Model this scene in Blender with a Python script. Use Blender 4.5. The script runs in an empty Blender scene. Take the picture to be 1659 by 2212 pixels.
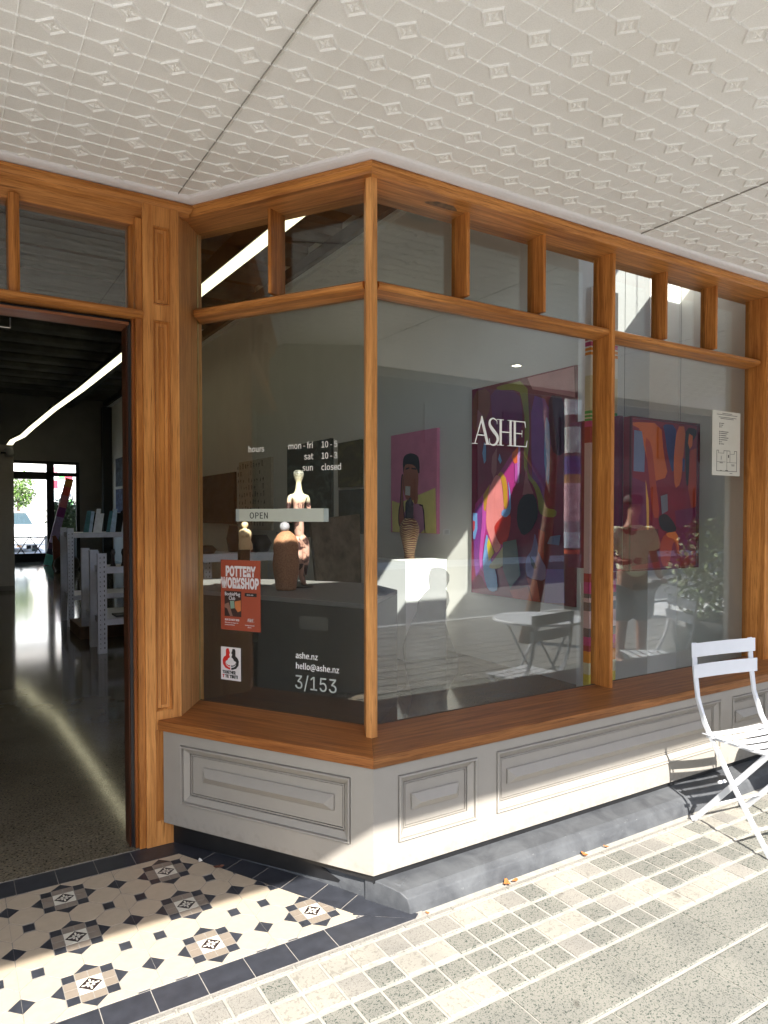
import bpy, bmesh, math, random
from mathutils import Vector, Matrix
random.seed(7)
sc = bpy.context.scene
COL = sc.collection
R = math.radians
# ------------------------------------------------------------------ camera
cam = bpy.data.cameras.new('camera'); camo = bpy.data.objects.new('camera', cam); COL.objects.link(camo)
sc.camera = camo
YAW = math.atan2(2430.5, 1515.0 * math.cos(R(1.3)))     # angle between the view and the street direction (+X)
PITCH = R(-1.3)
camo.location = (0, 0, 1.6)
camo.rotation_euler = (math.pi / 2 + PITCH, 0, YAW - math.pi / 2)
cam.sensor_fit = 'HORIZONTAL'; cam.sensor_width = 36; cam.lens = 36 * 1515 / 1659
cam.shift_y = 42 / 1659
cam.clip_start = 0.05; cam.clip_end = 400
# ------------------------------------------------------------------ light
SUN = Vector((-0.377, -1.0, 0.90))                       # towards the sun
w = bpy.data.worlds.new('World'); sc.world = w; w.use_nodes = True
nt = w.node_tree; nt.nodes.clear()
sky = nt.nodes.new('ShaderNodeTexSky'); sky.sky_type = 'NISHITA'; sky.sun_disc = False
sky.sun_elevation = math.atan2(SUN.z, math.hypot(SUN.x, SUN.y)); sky.sun_rotation = math.atan2(SUN.x, SUN.y)
bg = nt.nodes.new('ShaderNodeBackground'); bg.inputs[1].default_value = 0.10
wo = nt.nodes.new('ShaderNodeOutputWorld')
nt.links.new(sky.outputs[0], bg.inputs[0]); nt.links.new(bg.outputs[0], wo.inputs[0])
sl = bpy.data.lights.new('sun', 'SUN'); sl.energy = 2.5; sl.angle = R(0.53); sl.color = (1, 0.965, 0.895)
so = bpy.data.objects.new('sun', sl); COL.objects.link(so); so.location = (-4, -10, 9)
so.rotation_euler = SUN.to_track_quat('Z', 'Y').to_euler()
vs = sc.view_settings; vs.view_transform = 'Standard'; vs.look = 'None'; vs.gamma = 1; vs.use_curve_mapping = False
vs.exposure = 2.68
cy = sc.cycles
cy.max_bounces = 9; cy.diffuse_bounces = 5; cy.glossy_bounces = 4; cy.transmission_bounces = 4; cy.transparent_max_bounces = 16
cy.caustics_reflective = False; cy.caustics_refractive = False; cy.sample_clamp_indirect = 6
cy.use_denoising = True; cy.denoising_prefilter = 'ACCURATE'; cy.use_adaptive_sampling = True; cy.adaptive_threshold = 0.01

# ------------------------------------------------------------------ materials
MATS = {}
class N:
    def __init__(s, name):
        s.m = bpy.data.materials.new(name); s.m.use_nodes = True; s.t = s.m.node_tree
        s.b = s.t.nodes['Principled BSDF']; s.x = 0; MATS[name] = s.m
        s.tc = s.t.nodes.new('ShaderNodeTexCoord')
    def n(s, kind, **kw):
        nd = s.t.nodes.new(kind)
        for k, v in kw.items():
            if k.startswith('_'): nd.inputs[k[1:].replace('_', ' ')].default_value = v
            else: setattr(nd, k, v)
        return nd
    def l(s, a, b): s.t.links.new(a, b)
    def map(s, scale=(1, 1, 1), rot=(0, 0, 0), loc=(0, 0, 0)):
        m = s.n('ShaderNodeMapping'); m.inputs['Scale'].default_value = scale
        m.inputs['Rotation'].default_value = rot; m.inputs['Location'].default_value = loc
        s.l(s.tc.outputs['Object'], m.inputs[0]); return m.outputs[0]
    def noise(s, vec, scale, detail=3, rough=.5, dist=0.0):
        k = s.n('ShaderNodeTexNoise'); k.inputs['Scale'].default_value = scale
        k.inputs['Detail'].default_value = detail; k.inputs['Roughness'].default_value = rough
        k.inputs['Distortion'].default_value = dist; s.l(vec, k.inputs['Vector']); return k.outputs['Fac']
    def ramp(s, fac, stops):
        r = s.n('ShaderNodeValToRGB'); e = r.color_ramp.elements
        while len(e) < len(stops): e.new(0.5)
        for i, (p, c) in enumerate(stops):
            e[i].position = p; e[i].color = (*c, 1) if len(c) == 3 else c
        s.l(fac, r.inputs[0]); return r.outputs[0]
    def mix(s, a, b, fac, mode='MIX'):
        m = s.n('ShaderNodeMix', data_type='RGBA', blend_type=mode)
        for sock, v in ((m.inputs[0], fac), (m.inputs[6], a), (m.inputs[7], b)):
            if isinstance(v, (int, float)): sock.default_value = v
            elif isinstance(v, tuple): sock.default_value = (*v, 1)
            else: s.l(v, sock)
        return m.outputs[2]
    def col(s, c):
        if isinstance(c, tuple): s.b.inputs['Base Color'].default_value = (*c, 1)
        else: s.l(c, s.b.inputs['Base Color'])
    def rough(s, r):
        if isinstance(r, (int, float)): s.b.inputs['Roughness'].default_value = r
        else: s.l(r, s.b.inputs['Roughness'])
    def bump(s, h, strength=.3, dist=.002):
        k = s.n('ShaderNodeBump'); k.inputs['Strength'].default_value = strength; k.inputs['Distance'].default_value = dist
        s.l(h, k.inputs['Height']); s.l(k.outputs[0], s.b.inputs['Normal'])
    def spec(s, v): s.b.inputs['Specular IOR Level'].default_value = v

def plain(name, c, rough=.5, var=.12, scale=14, bump=0.0, metallic=0.0, spec=.5, bscale=None):
    """a paint, plaster or metal with a slight cloudy unevenness"""
    if name in MATS: return MATS[name]
    k = N(name); v = k.map()
    f = k.noise(v, scale, 4, .6)
    lo = tuple(x * (1 - var) for x in c); hi = tuple(min(1, x * (1 + var)) for x in c)
    k.col(k.ramp(f, [(.3, lo), (.7, hi)])); k.rough(rough); k.b.inputs['Metallic'].default_value = metallic; k.spec(spec)
    if bump: k.bump(k.noise(v, bscale or scale * 8, 3, .6), bump, .003)
    return k.m

def wood(name, axis, lo, hi, rough=.34, angle=0.0, scale=1.0, streak=.36):
    """varnished hardwood, grain along axis x, y or z (after turning by angle about z)"""
    k = N(name)
    sc_ = {'x': (.7, 14, 14), 'y': (14, .7, 14), 'z': (14, 14, .7)}[axis]
    pre = k.map((1, 1, 1), (0, 0, -angle))
    m2 = k.n('ShaderNodeMapping'); m2.inputs['Scale'].default_value = tuple(q * scale for q in sc_); k.l(pre, m2.inputs[0])
    g = k.noise(m2.outputs[0], 2.6, 7, .62, .6)
    m3 = k.n('ShaderNodeMapping'); m3.inputs['Scale'].default_value = tuple((q * 5.5 if q > 1 else q * 3.2) * scale for q in sc_); k.l(pre, m3.inputs[0])
    f = k.noise(m3.outputs[0], 4.2, 5, .7, .25)
    mid = tuple((a + b) / 2 for a, b in zip(lo, hi))
    c1 = k.ramp(g, [(.28, lo), (.5, mid), (.70, hi)])
    c2 = k.ramp(f, [(.38, (.36, .27, .2)), (.47, (.85, .80, .76)), (.58, (1, 1, 1))])
    big = k.ramp(k.noise(pre, 2.3, 2), [(.3, (.82, .78, .74)), (.7, (1.0, 1.0, 1.0))])
    m4 = k.n('ShaderNodeMapping'); m4.inputs['Scale'].default_value = tuple((q * 17 if q > 1 else q * 9) * scale for q in sc_); k.l(pre, m4.inputs[0])
    pores = k.ramp(k.noise(m4.outputs[0], 1.1, 2, .5), [(.30, (.30, .22, .16)), (.39, (1, 1, 1))])
    boards = k.ramp(k.noise(pre, .9, 0), [(.35, (.86, .80, .74)), (.65, (1.04, 1.05, 1.08))])
    k.col(k.mix(k.mix(k.mix(k.mix(c1, c2, streak, 'MULTIPLY'), big, .8, 'MULTIPLY'), pores, .7, 'MULTIPLY'), boards, .55, 'MULTIPLY'))
    k.rough(rough); k.bump(f, .12, .0015); k.spec(.2)
    return k.m
LO = (.30, .108, .028); HI = (.80, .365, .108)
WX = wood('oak_along_street', 'x', LO, HI)
WS = wood('oak_along_splay', 'x', LO, HI, angle=R(-58.4))
WZ = wood('oak_upright', 'z', (.32, .110, .026), (.76, .33, .088))
WZ2 = wood('oak_upright_pale', 'z', (.50, .20, .055), (.86, .42, .135), scale=.9)
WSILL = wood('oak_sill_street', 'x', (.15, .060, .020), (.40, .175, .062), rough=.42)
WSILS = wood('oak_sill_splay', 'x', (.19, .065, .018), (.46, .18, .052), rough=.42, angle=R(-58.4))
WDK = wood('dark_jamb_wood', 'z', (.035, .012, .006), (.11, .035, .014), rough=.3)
BLK = plain('black_metal', (.012, .012, .013), .35, .2)

def glass_mat(name, tint, base=.07):
    k = N(name); t = k.t; t.nodes.remove(k.b)
    out = [q for q in t.nodes if q.type == 'OUTPUT_MATERIAL'][0]
    lw = k.n('ShaderNodeLayerWeight'); lw.inputs[0].default_value = .5
    p = k.n('ShaderNodeMath', operation='POWER'); k.l(lw.outputs['Facing'], p.inputs[0]); p.inputs[1].default_value = 5
    ml = k.n('ShaderNodeMath', operation='MULTIPLY_ADD'); k.l(p.outputs[0], ml.inputs[0]); ml.inputs[1].default_value = .9; ml.inputs[2].default_value = base
    tr = k.n('ShaderNodeBsdfTransparent'); tr.inputs[0].default_value = (*tint, 1)
    gl = k.n('ShaderNodeBsdfGlossy'); gl.inputs['Roughness'].default_value = 0.0
    wv = k.n('ShaderNodeBump'); wv.inputs['Strength'].default_value = .02; wv.inputs['Distance'].default_value = .01
    k.l(k.noise(k.map(), 2.2, 1), wv.inputs['Height']); k.l(wv.outputs[0], gl.inputs['Normal'])
    mx = k.n('ShaderNodeMixShader'); k.l(ml.outputs[0], mx.inputs[0]); k.l(tr.outputs[0], mx.inputs[1]); k.l(gl.outputs[0], mx.inputs[2])
    k.l(mx.outputs[0], out.inputs[0]); return k.m
GLASS = glass_mat('window_glass', (.95, .965, .955), .10)
GLASSD = glass_mat('window_glass_clear', (.97, .98, .975), .04)

def emit(name, c, s):
    k = N(name); k.col((0, 0, 0)); k.b.inputs['Emission Color'].default_value = (*c, 1); k.b.inputs['Emission Strength'].default_value = s; return k.m

# ------------------------------------------------------------------ mesh helpers
class G:
    def __init__(s): s.v = []; s.f = []; s.i = []
    def add(s, vs, fs, mi=0):
        o = len(s.v); s.v += [tuple(q) for q in vs]; s.f += [tuple(o + a for a in f) for f in fs]; s.i += [mi] * len(fs); return s
    def hexa(s, a, b, mi=0):     # a: 4 bottom points, b: 4 top points, both counter-clockwise seen from above
        return s.add(list(a) + list(b), [(3, 2, 1, 0), (4, 5, 6, 7), (0, 1, 5, 4), (1, 2, 6, 5), (2, 3, 7, 6), (3, 0, 4, 7)], mi)
    def box(s, x0, x1, y0, y1, z0, z1, mi=0):
        a = [(x0, y0, z0), (x1, y0, z0), (x1, y1, z0), (x0, y1, z0)]
        return s.hexa(a, [(p[0], p[1], z1) for p in a], mi)
    def prism(s, poly, z0, z1, mi=0, top=None):
        n = len(poly); t = top or poly
        vs = [(p[0], p[1], z0) for p in poly] + [(p[0], p[1], z1) for p in t]
        return s.add(vs, [tuple(range(n))[::-1], tuple(range(n, 2 * n))] + [(i, (i + 1) % n, n + (i + 1) % n, n + i) for i in range(n)], mi)
    def loft(s, rings, mi=0, cap=True, closed=True):
        n = len(rings[0]); vs = [p for r in rings for p in r]; fs = []
        for k in range(len(rings) - 1):
            for i in range(n if closed else n - 1):
                j = (i + 1) % n; fs.append((k * n + i, k * n + j, (k + 1) * n + j, (k + 1) * n + i))
        if cap and closed: fs += [tuple(range(n))[::-1], tuple(range((len(rings) - 1) * n, len(rings) * n))]
        return s.add(vs, fs, mi)
    def lathe(s, prof, c=(0, 0, 0), seg=24, mi=0, sx=1, sy=1, bend=None):
        rings = []
        for r, z in prof:
            ox, oy = bend(z) if bend else (0, 0)
            rings.append([(c[0] + ox + r * sx * math.cos(2 * math.pi * i / seg), c[1] + oy + r * sy * math.sin(2 * math.pi * i / seg), c[2] + z) for i in range(seg)])
        return s.loft(rings, mi)
    def tube(s, pts, r, seg=8, mi=0, flat=None):
        P = [Vector(p) for p in pts]; rings = []; up = Vector((0, 0, 1))
        for i, p in enumerate(P):
            d = (P[min(i + 1, len(P) - 1)] - P[max(i - 1, 0)]).normalized()
            a = d.cross(up)
            if a.length < .05: a = d.cross(Vector((0, 1, 0)))
            a.normalize(); b = a.cross(d).normalized()
            rr = r[i] if isinstance(r, (list, tuple)) else r
            rings.append([tuple(p + a * rr * math.cos(2 * math.pi * k / seg) + b * rr * (flat or 1) * math.sin(2 * math.pi * k / seg)) for k in range(seg)])
        return s.loft(rings, mi)
    def bar(s, p, q, wdt, thk, side, mi=0):   # flat bar from p to q; side = direction of its width
        p = Vector(p); q = Vector(q); d = (q - p).normalized(); a = Vector(side); a = (a - d * a.dot(d)).normalized(); b = d.cross(a)
        a *= wdt / 2; b *= thk / 2
        r1 = [p - a - b, p + a - b, p + a + b, p - a + b]; r2 = [v + (q - p) for v in r1]
        return s.loft([[tuple(v) for v in r1], [tuple(v) for v in r2]], mi)
    def build(s, name, mats, parent=None, smooth=False, bevel=0.0, fixn=True):
        me = bpy.data.meshes.new(name); me.from_pydata(s.v, [], s.f)
        for m in (mats if isinstance(mats, (list, tuple)) else [mats]): me.materials.append(m)
        me.polygons.foreach_set('material_index', s.i)
        if fixn:
            bm = bmesh.new(); bm.from_mesh(me); bmesh.ops.recalc_face_normals(bm, faces=bm.faces); bm.to_mesh(me); bm.free()
        if smooth: me.polygons.foreach_set('use_smooth', [True] * len(me.polygons))
        me.update()
        o = bpy.data.objects.new(name, me); COL.objects.link(o)
        if parent: attach(o, parent)
        if bevel:
            b = o.modifiers.new('bevel', 'BEVEL'); b.width = bevel; b.segments = 2; b.limit_method = 'ANGLE'; b.angle_limit = R(40)
        return o
def attach(o, parent):
    o.parent = parent; m = Matrix.Identity(4); p = parent; chain = []
    o.matrix_parent_inverse = world_of(parent).inverted()
def world_of(o):
    m = Matrix.LocRotScale(o.location, o.rotation_euler, o.scale)
    return (world_of(o.parent) @ o.matrix_parent_inverse @ m) if o.parent else m
def tag(o, label=None, cat=None, group=None, kind=None):
    if label: o['label'] = label
    if cat: o['category'] = cat
    if group: o['group'] = group
    if kind: o['kind'] = kind
    return o
def thing(name, label, cat, loc=(0, 0, 0), rz=0, group=None):
    o = bpy.data.objects.new(name, None); COL.objects.link(o); o.location = loc; o.rotation_euler = (0, 0, rz)
    o.empty_display_size = .1
    return tag(o, label, cat, group)
def local(o, parent):      # child whose mesh is already in the parent's own space
    o.parent = parent; return o
def copy_tree(o, parent=None):
    c = o.copy(); COL.objects.link(c)
    if parent: c.parent = parent
    for ch in list(o.children): copy_tree(ch, c)
    return c
def flatpoly(g, M, pts, lift, mi=0):
    """a painted or printed patch: polygon pts (a, b) laid on the surface given by M(a, b, lift)"""
    g.add([M(a, b, lift) for a, b in pts], [tuple(range(len(pts)))], mi)
def face(fname):
    try: return bpy.data.fonts.load(bpy.utils.system_resource('DATAFILES') + '/fonts/' + fname)
    except Exception: return None
F_TXT = face('Noto Sans CJK Regular.woff2'); F_INT = face('Inter.woff2')
FK = {}
def glyph_h(font):
    cu = bpy.data.curves.new('m', 'FONT'); cu.body = 'H'; cu.size = 1
    if font: cu.font = font
    o = bpy.data.objects.new('m', cu); COL.objects.link(o); bpy.context.view_layer.update()
    me = bpy.data.meshes.new_from_object(o.evaluated_get(bpy.context.evaluated_depsgraph_get())); h = max(v.co.y for v in me.vertices) - min(v.co.y for v in me.vertices)
    COL.objects.unlink(o); bpy.data.objects.remove(o); bpy.data.meshes.remove(me); return h
def font_k(font):
    if font.name not in FK: FK[font.name] = .70 / max(glyph_h(font), 1e-4)      # size = 1 gives capitals .70 high
    return FK[font.name]
def text(name, s, size, M, mat, parent=None, align='LEFT', sx=1.0, space=1.0, bold=0.0, font=None):
    cu = bpy.data.curves.new(name, 'FONT'); cu.body = s; cu.size = size; cu.align_x = align; cu.extrude = .0006
    cu.space_character = space; cu.offset = bold; cu.resolution_u = 3
    if font: cu.font = font; cu.size = size * font_k(font)
    o = bpy.data.objects.new(name, cu); COL.objects.link(o); bpy.context.view_layer.update()
    me = bpy.data.meshes.new_from_object(o.evaluated_get(bpy.context.evaluated_depsgraph_get()))
    COL.objects.unlink(o); bpy.data.objects.remove(o)
    me.transform(Matrix.Diagonal((sx, 1, 1, 1))); me.transform(M); me.materials.clear(); me.materials.append(mat); me.name = name
    ob = bpy.data.objects.new(name, me); COL.objects.link(ob)
    if parent: attach(ob, parent)
    return ob
def joined(name, obs, parent=None):
    """several freshly made letter meshes as one object"""
    bm = bmesh.new(); mats = []
    for o in obs:
        k = len(mats); mats += list(o.data.materials); n0 = len(bm.faces); bm.from_mesh(o.data); bm.faces.ensure_lookup_table()
        for f in bm.faces[n0:]: f.material_index += k
    me = bpy.data.meshes.new(name); bm.to_mesh(me); bm.free()
    for m in mats: me.materials.append(m)
    for o in obs: bpy.data.objects.remove(o)
    ob = bpy.data.objects.new(name, me); COL.objects.link(ob)
    if parent: attach(ob, parent)
    return ob
# ------------------------------------------------------------------ the plan of the shopfront
P0 = Vector((1.468, 2.437, 0)); SA = R(121.6)
SD = Vector((math.cos(SA), math.sin(SA), 0)); SN = Vector((SD.y, -SD.x, 0))   # along the splay, and into the shop
XD = Vector((1, 0, 0)); XN = Vector((0, 1, 0))
def FR(u, w, z): return tuple(P0 + XD * u + XN * w + Vector((0, 0, z)))
def SP(t, w, z): return tuple(P0 + SD * t + SN * w + Vector((0, 0, z)))
MIT = .559
GW = .363       # glass line behind the panel face
YG = P0.y + GW  # 2.80
SOF = 3.13

# ================================================================== ground
sand = plain('light_mortar', (.285, .27, .24), .9, .15, 30, .3)
def paver_mat(name, base, dark, thr, scale=140):
    k = N(name); v = k.map()
    a = k.noise(v, scale, 2, .5, 1.2)
    sp = k.ramp(a, [(thr - .018, dark), (thr + .012, base)])
    b = k.ramp(k.noise(v, 3.1, 3), [(.35, (.84, .84, .84)), (.65, (1.06, 1.05, 1.03))])
    w2 = k.ramp(k.noise(v, 420, 1), [(.3, (.8, .8, .8)), (.7, (1.1, 1.1, 1.1))])
    st = k.ramp(k.noise(v, 9, 2, .4), [(.22, (.5, .49, .47)), (.30, (1, 1, 1))])
    k.col(k.mix(k.mix(k.mix(sp, b, 1.0, 'MULTIPLY'), w2, .6, 'MULTIPLY'), st, 1.0, 'MULTIPLY'))
    k.rough(.85); k.bump(a, .35, .002); k.spec(.25); return k.m
pv1 = paver_mat('speckled_paver', (.188, .182, .160), (.040, .052, .043), .415)
pv2 = paver_mat('speckled_paver_pale', (.235, .222, .198), (.13, .12, .105), .41, 170)
pv3 = paver_mat('cream_paver', (.285, .268, .232), (.22, .203, .172), .42, 60)
g = G(); COLP = .1159; X0 = 1.573
creams = [(1.41, 2.05), (1.52, 2.05), (1.41, 1.806), (1.518, 1.806), (1.766, 2.18), (1.88, 2.18), (2.24, 2.18), (2.347, 2.18), (1.991, 1.93), (2.11, 1.93),
          (2.443, 1.93), (2.56, 1.93), (2.547, 1.81), (2.66, 1.81), (2.79, 1.81), (2.903, 1.81), (3.228, 2.05), (3.1, 2.18), (2.98, 2.18), (3.34, 2.18), (3.45, 2.05), (3.56, 2.18),
          (1.19, 2.18), (1.06, 2.18), (1.06, 2.05), (.94, 2.05), (1.30, 2.18), (.82, 1.93), (.6, 2.05), (.7, 2.05), (.35, 1.93)]
cset = {(math.floor((x - X0) / COLP), round((y - 1.808) / .1225)) for x, y in creams}
def paver(x0, x1, y0, y1, m, b=.004, dz=0):
    z = dz; a = [(x0, y0, -.012), (x1, y0, -.012), (x1, y1, -.012), (x0, y1, -.012)]
    t = [(x0, y0, z - .003), (x1, y0, z - .003), (x1, y1, z - .003), (x0, y1, z - .003)]
    u = [(x0 + b, y0 + b, z), (x1 - b, y0 + b, z), (x1 - b, y1 - b, z), (x0 + b, y1 - b, z)]
    g.loft([a, t, u], m)
rows = [(1.747, 1.868), (1.868, 1.990), (1.990, 2.112), (2.112, 2.234)]
for r, (y0, y1) in enumerate(rows):
    for c_ in range(-26, 56):
        x0 = X0 + c_ * COLP; m = 2 if (c_, r) in cset else (1 if random.random() < (.10, .12, .2, .6)[r] else 0)
        if m != 2 and x0 > 3.6 and random.random() < .2: m = 2
        gap = .0045 if c_ % 2 else .0075
        paver(x0 + gap, x0 + COLP - gap, y0 + .0095, y1 - .0095, m, dz=random.uniform(-.0012, .0004))
xs = -1.4
while xs < 8:
    l = random.choice([.116, .232, .3]); paver(xs + .004, xs + l - .004, 2.241, 2.262, random.choice([1, 1, 2]), b=.002); xs += l
SLAB = .4635
for r in range(19):
    y1 = 1.747 - r * .2418; y0 = y1 - .2418; off = 0 if r % 2 == 0 else SLAB / 2
    for c_ in range(-8, 17):
        x0 = X0 + off + c_ * SLAB
        paver(x0 + .003, x0 + SLAB - .003, y0 + .007, y1 - .007, (1 if random.random() < (0 if r < 6 else 2) else 0), dz=random.uniform(-.001, .0003))  # slabs out of view made pale to bounce light up to the soffit
pav = g.build('pavement', [pv1, pv2, pv3]); tag(pav, kind='structure')
mb = G().box(-2.2, 9.6, -2.86, 2.44, -.03, -.006).build('pavement_joints', sand); tag(mb, kind='structure')
asph = plain('street_paving', (.62, .60, .56), .9, .25, 2.2, .4)  # ground tone raised to bounce more light up under the canopy
rd = G().add([(-60, -60, -.035), (80, -60, -.035), (80, 90, -.035), (-60, 90, -.035)], [(0, 1, 2, 3)]).build('ground', asph, fixn=False); tag(rd, kind='structure')
road_m = plain('sunlit_asphalt', (.13, .128, .122), .9, .15, 30, .4)
ro = G().box(-60, 80, -12.2, -3.02, -.16, -.030).build('road', road_m); tag(ro, kind='structure')
ks = G().box(-60, 80, -3.02, -2.87, -.03, .0).build('street_kerb', plain('pale_kerb_stone', (.36, .35, .33), .8, .1, 12)); tag(ks, kind='structure')

# ---- tiled porch: octagons, dots and patterned squares
tC = plain('cream_floor_tile', (.42, .345, .255), .42, .05, 25)
tD = plain('charcoal_floor_tile', (.030, .032, .040), .38, .25, 20)
tB = plain('beige_floor_tile', (.215, .178, .142), .45, .06, 25)
tW = plain('ivory_floor_tile', (.60, .57, .48), .4, .04, 25)
tK = plain('dark_brown_print', (.028, .018, .018), .4, .2, 60)
grm = plain('pale_tile_grout', (.26, .24, .215), .9, .2, 60)
u = .10487; OX, OY = .398, 2.534; v_ = .1056
lx0, ly0, lx1, ly1 = .914, 3.299, 1.375, 2.412     # inner border on the right, beside the splay
def clip(poly, a, b, c):     # keep a*x+b*y <= c
    out = []
    for i in range(len(poly)):
        p, q = poly[i], poly[(i + 1) % len(poly)]; dp = a * p[0] + b * p[1] - c; dq = a * q[0] + b * q[1] - c
        if dp <= 0: out.append(p)
        if dp * dq < 0: t = dp / (dp - dq); out.append((p[0] + (q[0] - p[0]) * t, p[1] + (q[1] - p[1]) * t))
    return out
ra, rb = (ly0 - ly1), (lx1 - lx0); rn = math.hypot(ra, rb); ra /= rn; rb /= rn; rc = ra * lx0 + rb * ly0
def shrink(poly, d):
    n = len(poly); A = sum(poly[i][0] * poly[(i + 1) % n][1] - poly[(i + 1) % n][0] * poly[i][1] for i in range(n))
    if A < 0: poly = poly[::-1]
    cx = sum(p[0] for p in poly) / n; cy_ = sum(p[1] for p in poly) / n; out = []
    for p in poly:
        r = math.hypot(p[0] - cx, p[1] - cy_); k = max(0, 1 - d * 1.25 / max(r, 1e-6)); out.append((cx + (p[0] - cx) * k, cy_ + (p[1] - cy_) * k))
    return out
tg = G()
def tile(poly, m, z=0.0, region=True, d=.0017):
    if region:
        for (a, b, c) in ((0, 1, 3.298), (0, -1, -2.397), (ra, rb, rc), (-1, 0, 1.4)):
            poly = clip(poly, a, b, c)
            if len(poly) < 3: return
    poly = shrink(poly, d)
    if len(poly) < 3: return
    z += random.uniform(-.0002, .0002)
    tg.prism(poly, -.006, z, m)
def T(pts): return [(p[0], p[1]) for p in pts]
for i in range(-4, 4):
    for j in range(-2, 4):
        ox = OX + i * 4 * u; oy = OY + j * 3 * v_
        def Q(pts, m): tile([(ox + a * u, oy + b * v_) for a, b in pts], m)
        Q([(-.4, -.4), (.4, -.4), (.4, .4), (-.4, .4)], 3)
        for sx in (-1, 1):
            Q([(0, .4 * sx), (.4, .4 * sx), (.4, .8 * sx), (0, .8 * sx)], 2); Q([(-.4, .4 * sx), (0, .4 * sx), (0, .8 * sx), (-.4, .8 * sx)], 2)
            Q([(.4 * sx, 0), (.4 * sx, .4), (.8 * sx, .4), (.8 * sx, 0)], 2); Q([(.4 * sx, -.4), (.4 * sx, 0), (.8 * sx, 0), (.8 * sx, -.4)], 2)
            for sy in (-1, 1): Q([(.4 * sx, .4 * sy), (.8 * sx, .4 * sy), (.8 * sx, .8 * sy), (.4 * sx, .8 * sy)], 1)
            Q([(-.4, .8 * sx), (.4, .8 * sx), (0, 1.2 * sx)], 1); Q([(.8 * sx, -.4), (.8 * sx, .4), (1.2 * sx, 0)], 1)
            for sy in (-1, 1):
                Q([(2, .4), (2, .8), (1.6, 1.2), (1.2, 1.2), (.8, .8), (.8, .4), (1.2, 0), (1.6, 0)] if (sx, sy) == (1, 1) else
                  [(a * sx, b * sy) for a, b in [(2, .4), (2, .8), (1.6, 1.2), (1.2, 1.2), (.8, .8), (.8, .4), (1.2, 0), (1.6, 0)]], 0)
                Q([(a * sx, 1.5 + b) for a, b in [(1.2, -.24), (1.6, -.24), (1.6, .24), (1.2, .24)]], 1) if sy == 1 else None
            Q([(a * sx, b) for a, b in [(0, 1.2), (0, 1.8), (.4, 2.2), (.8, 2.2), (1.2, 1.8), (1.2, 1.2), (.8, .8), (.4, .8)]], 0)
        Q([(1.6, 0), (2, -.4), (2, .4)], 1); Q([(2, -.4), (2.4, 0), (2, .4)], 1)
        Q([(2, .8), (1.6, 1.2), (1.6, 1.8), (2, 2.2)], 0); Q([(2, .8), (2, 2.2), (2.4, 1.8), (2.4, 1.2)], 0)
        if ra * ox + rb * oy < rc - .03 and 2.41 < oy < 3.29 and ox > -1.35:      # printed flower
            M = lambda a, b, l: (ox + a * u, oy + b * v_, l)
            tg.prism([(ox + a * u, oy + b * v_) for a, b in [(-.37, 0), (0, -.37), (.37, 0), (0, .37)]], 0, .0005, 4)
            for k in range(8):
                an = k * math.pi / 4; L = .285 if k % 2 == 0 else .165; wd = .030 if k % 2 == 0 else .034
                pts = []
                for q in range(10):
                    th = 2 * math.pi * q / 10; rr = .045 + (L - .045) * (.5 - .5 * math.cos(th / 1)) if False else 0
                    a = .04 + (L - .04) * (.5 - .5 * math.cos(th)); b = wd * math.sin(th) * (1.1 - .45 * math.cos(th))
                    pts.append((ox + (a * math.cos(an) - b * math.sin(an)) * u, oy + (a * math.sin(an) + b * math.cos(an)) * v_))
                tg.prism(pts, 0, .0009, 3)
# dark borders
x = -1.4
while x < 1.5:
    y1 = 2.397
    tile([(x, 2.268), (x + .1636, 2.268), (x + .1636, 2.394), (x, 2.394)] if x + .16 < 1.36 else [(x, 2.268), (1.56, 2.268), (1.44, 2.36), (1.40, 2.394), (x, 2.394)], 1, region=False)
    x += .1636
    if x > 1.42: break
x = -1.40
while x < .80:
    tile([(x, 3.302), (x + .163, 3.302), (x + .163, 3.44), (x, 3.44)], 1, region=False); x += .163
dv = Vector((lx1 - lx0, ly1 - ly0)); dl = dv.length; dv.normalize(); nv = Vector((-dv.y, dv.x)) * 1.0
if nv.x < 0: nv = -nv
k_ = 0.0
while k_ < dl + .02:
    a = Vector((lx0, ly0)) + dv * (k_ - .02); b = Vector((lx0, ly0)) + dv * min(k_ + .135, dl - .0)
    tile([tuple(a), tuple(b), tuple(b + nv * .22), tuple(a + nv * .22)], 1, region=False); k_ += .157
tile([(1.36, 2.42), (1.40, 2.394), (1.44, 2.361), (1.562, 2.269), (1.59, 2.29), (1.56, 2.33), (1.46, 2.53)], 1, region=False, d=.0)
tile([(.80, 3.302), (.91, 3.302), (1.11, 3.41), (.86, 3.44), (.80, 3.44)], 1, region=False)
po = tg.build('tiled_porch_floor', [tC, tD, tB, tW, tK]); tag(po, kind='structure')
gb = G().add([(-1.5, 2.262, -.0012), (1.555, 2.262, -.0012), (1.62, 2.262, -.0012), (1.4, 3.6, -.0012), (-1.5, 3.6, -.0012)], [(0, 1, 2, 3, 4)]).build('porch_grout', grm, fixn=False); tag(gb, kind='structure')

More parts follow.
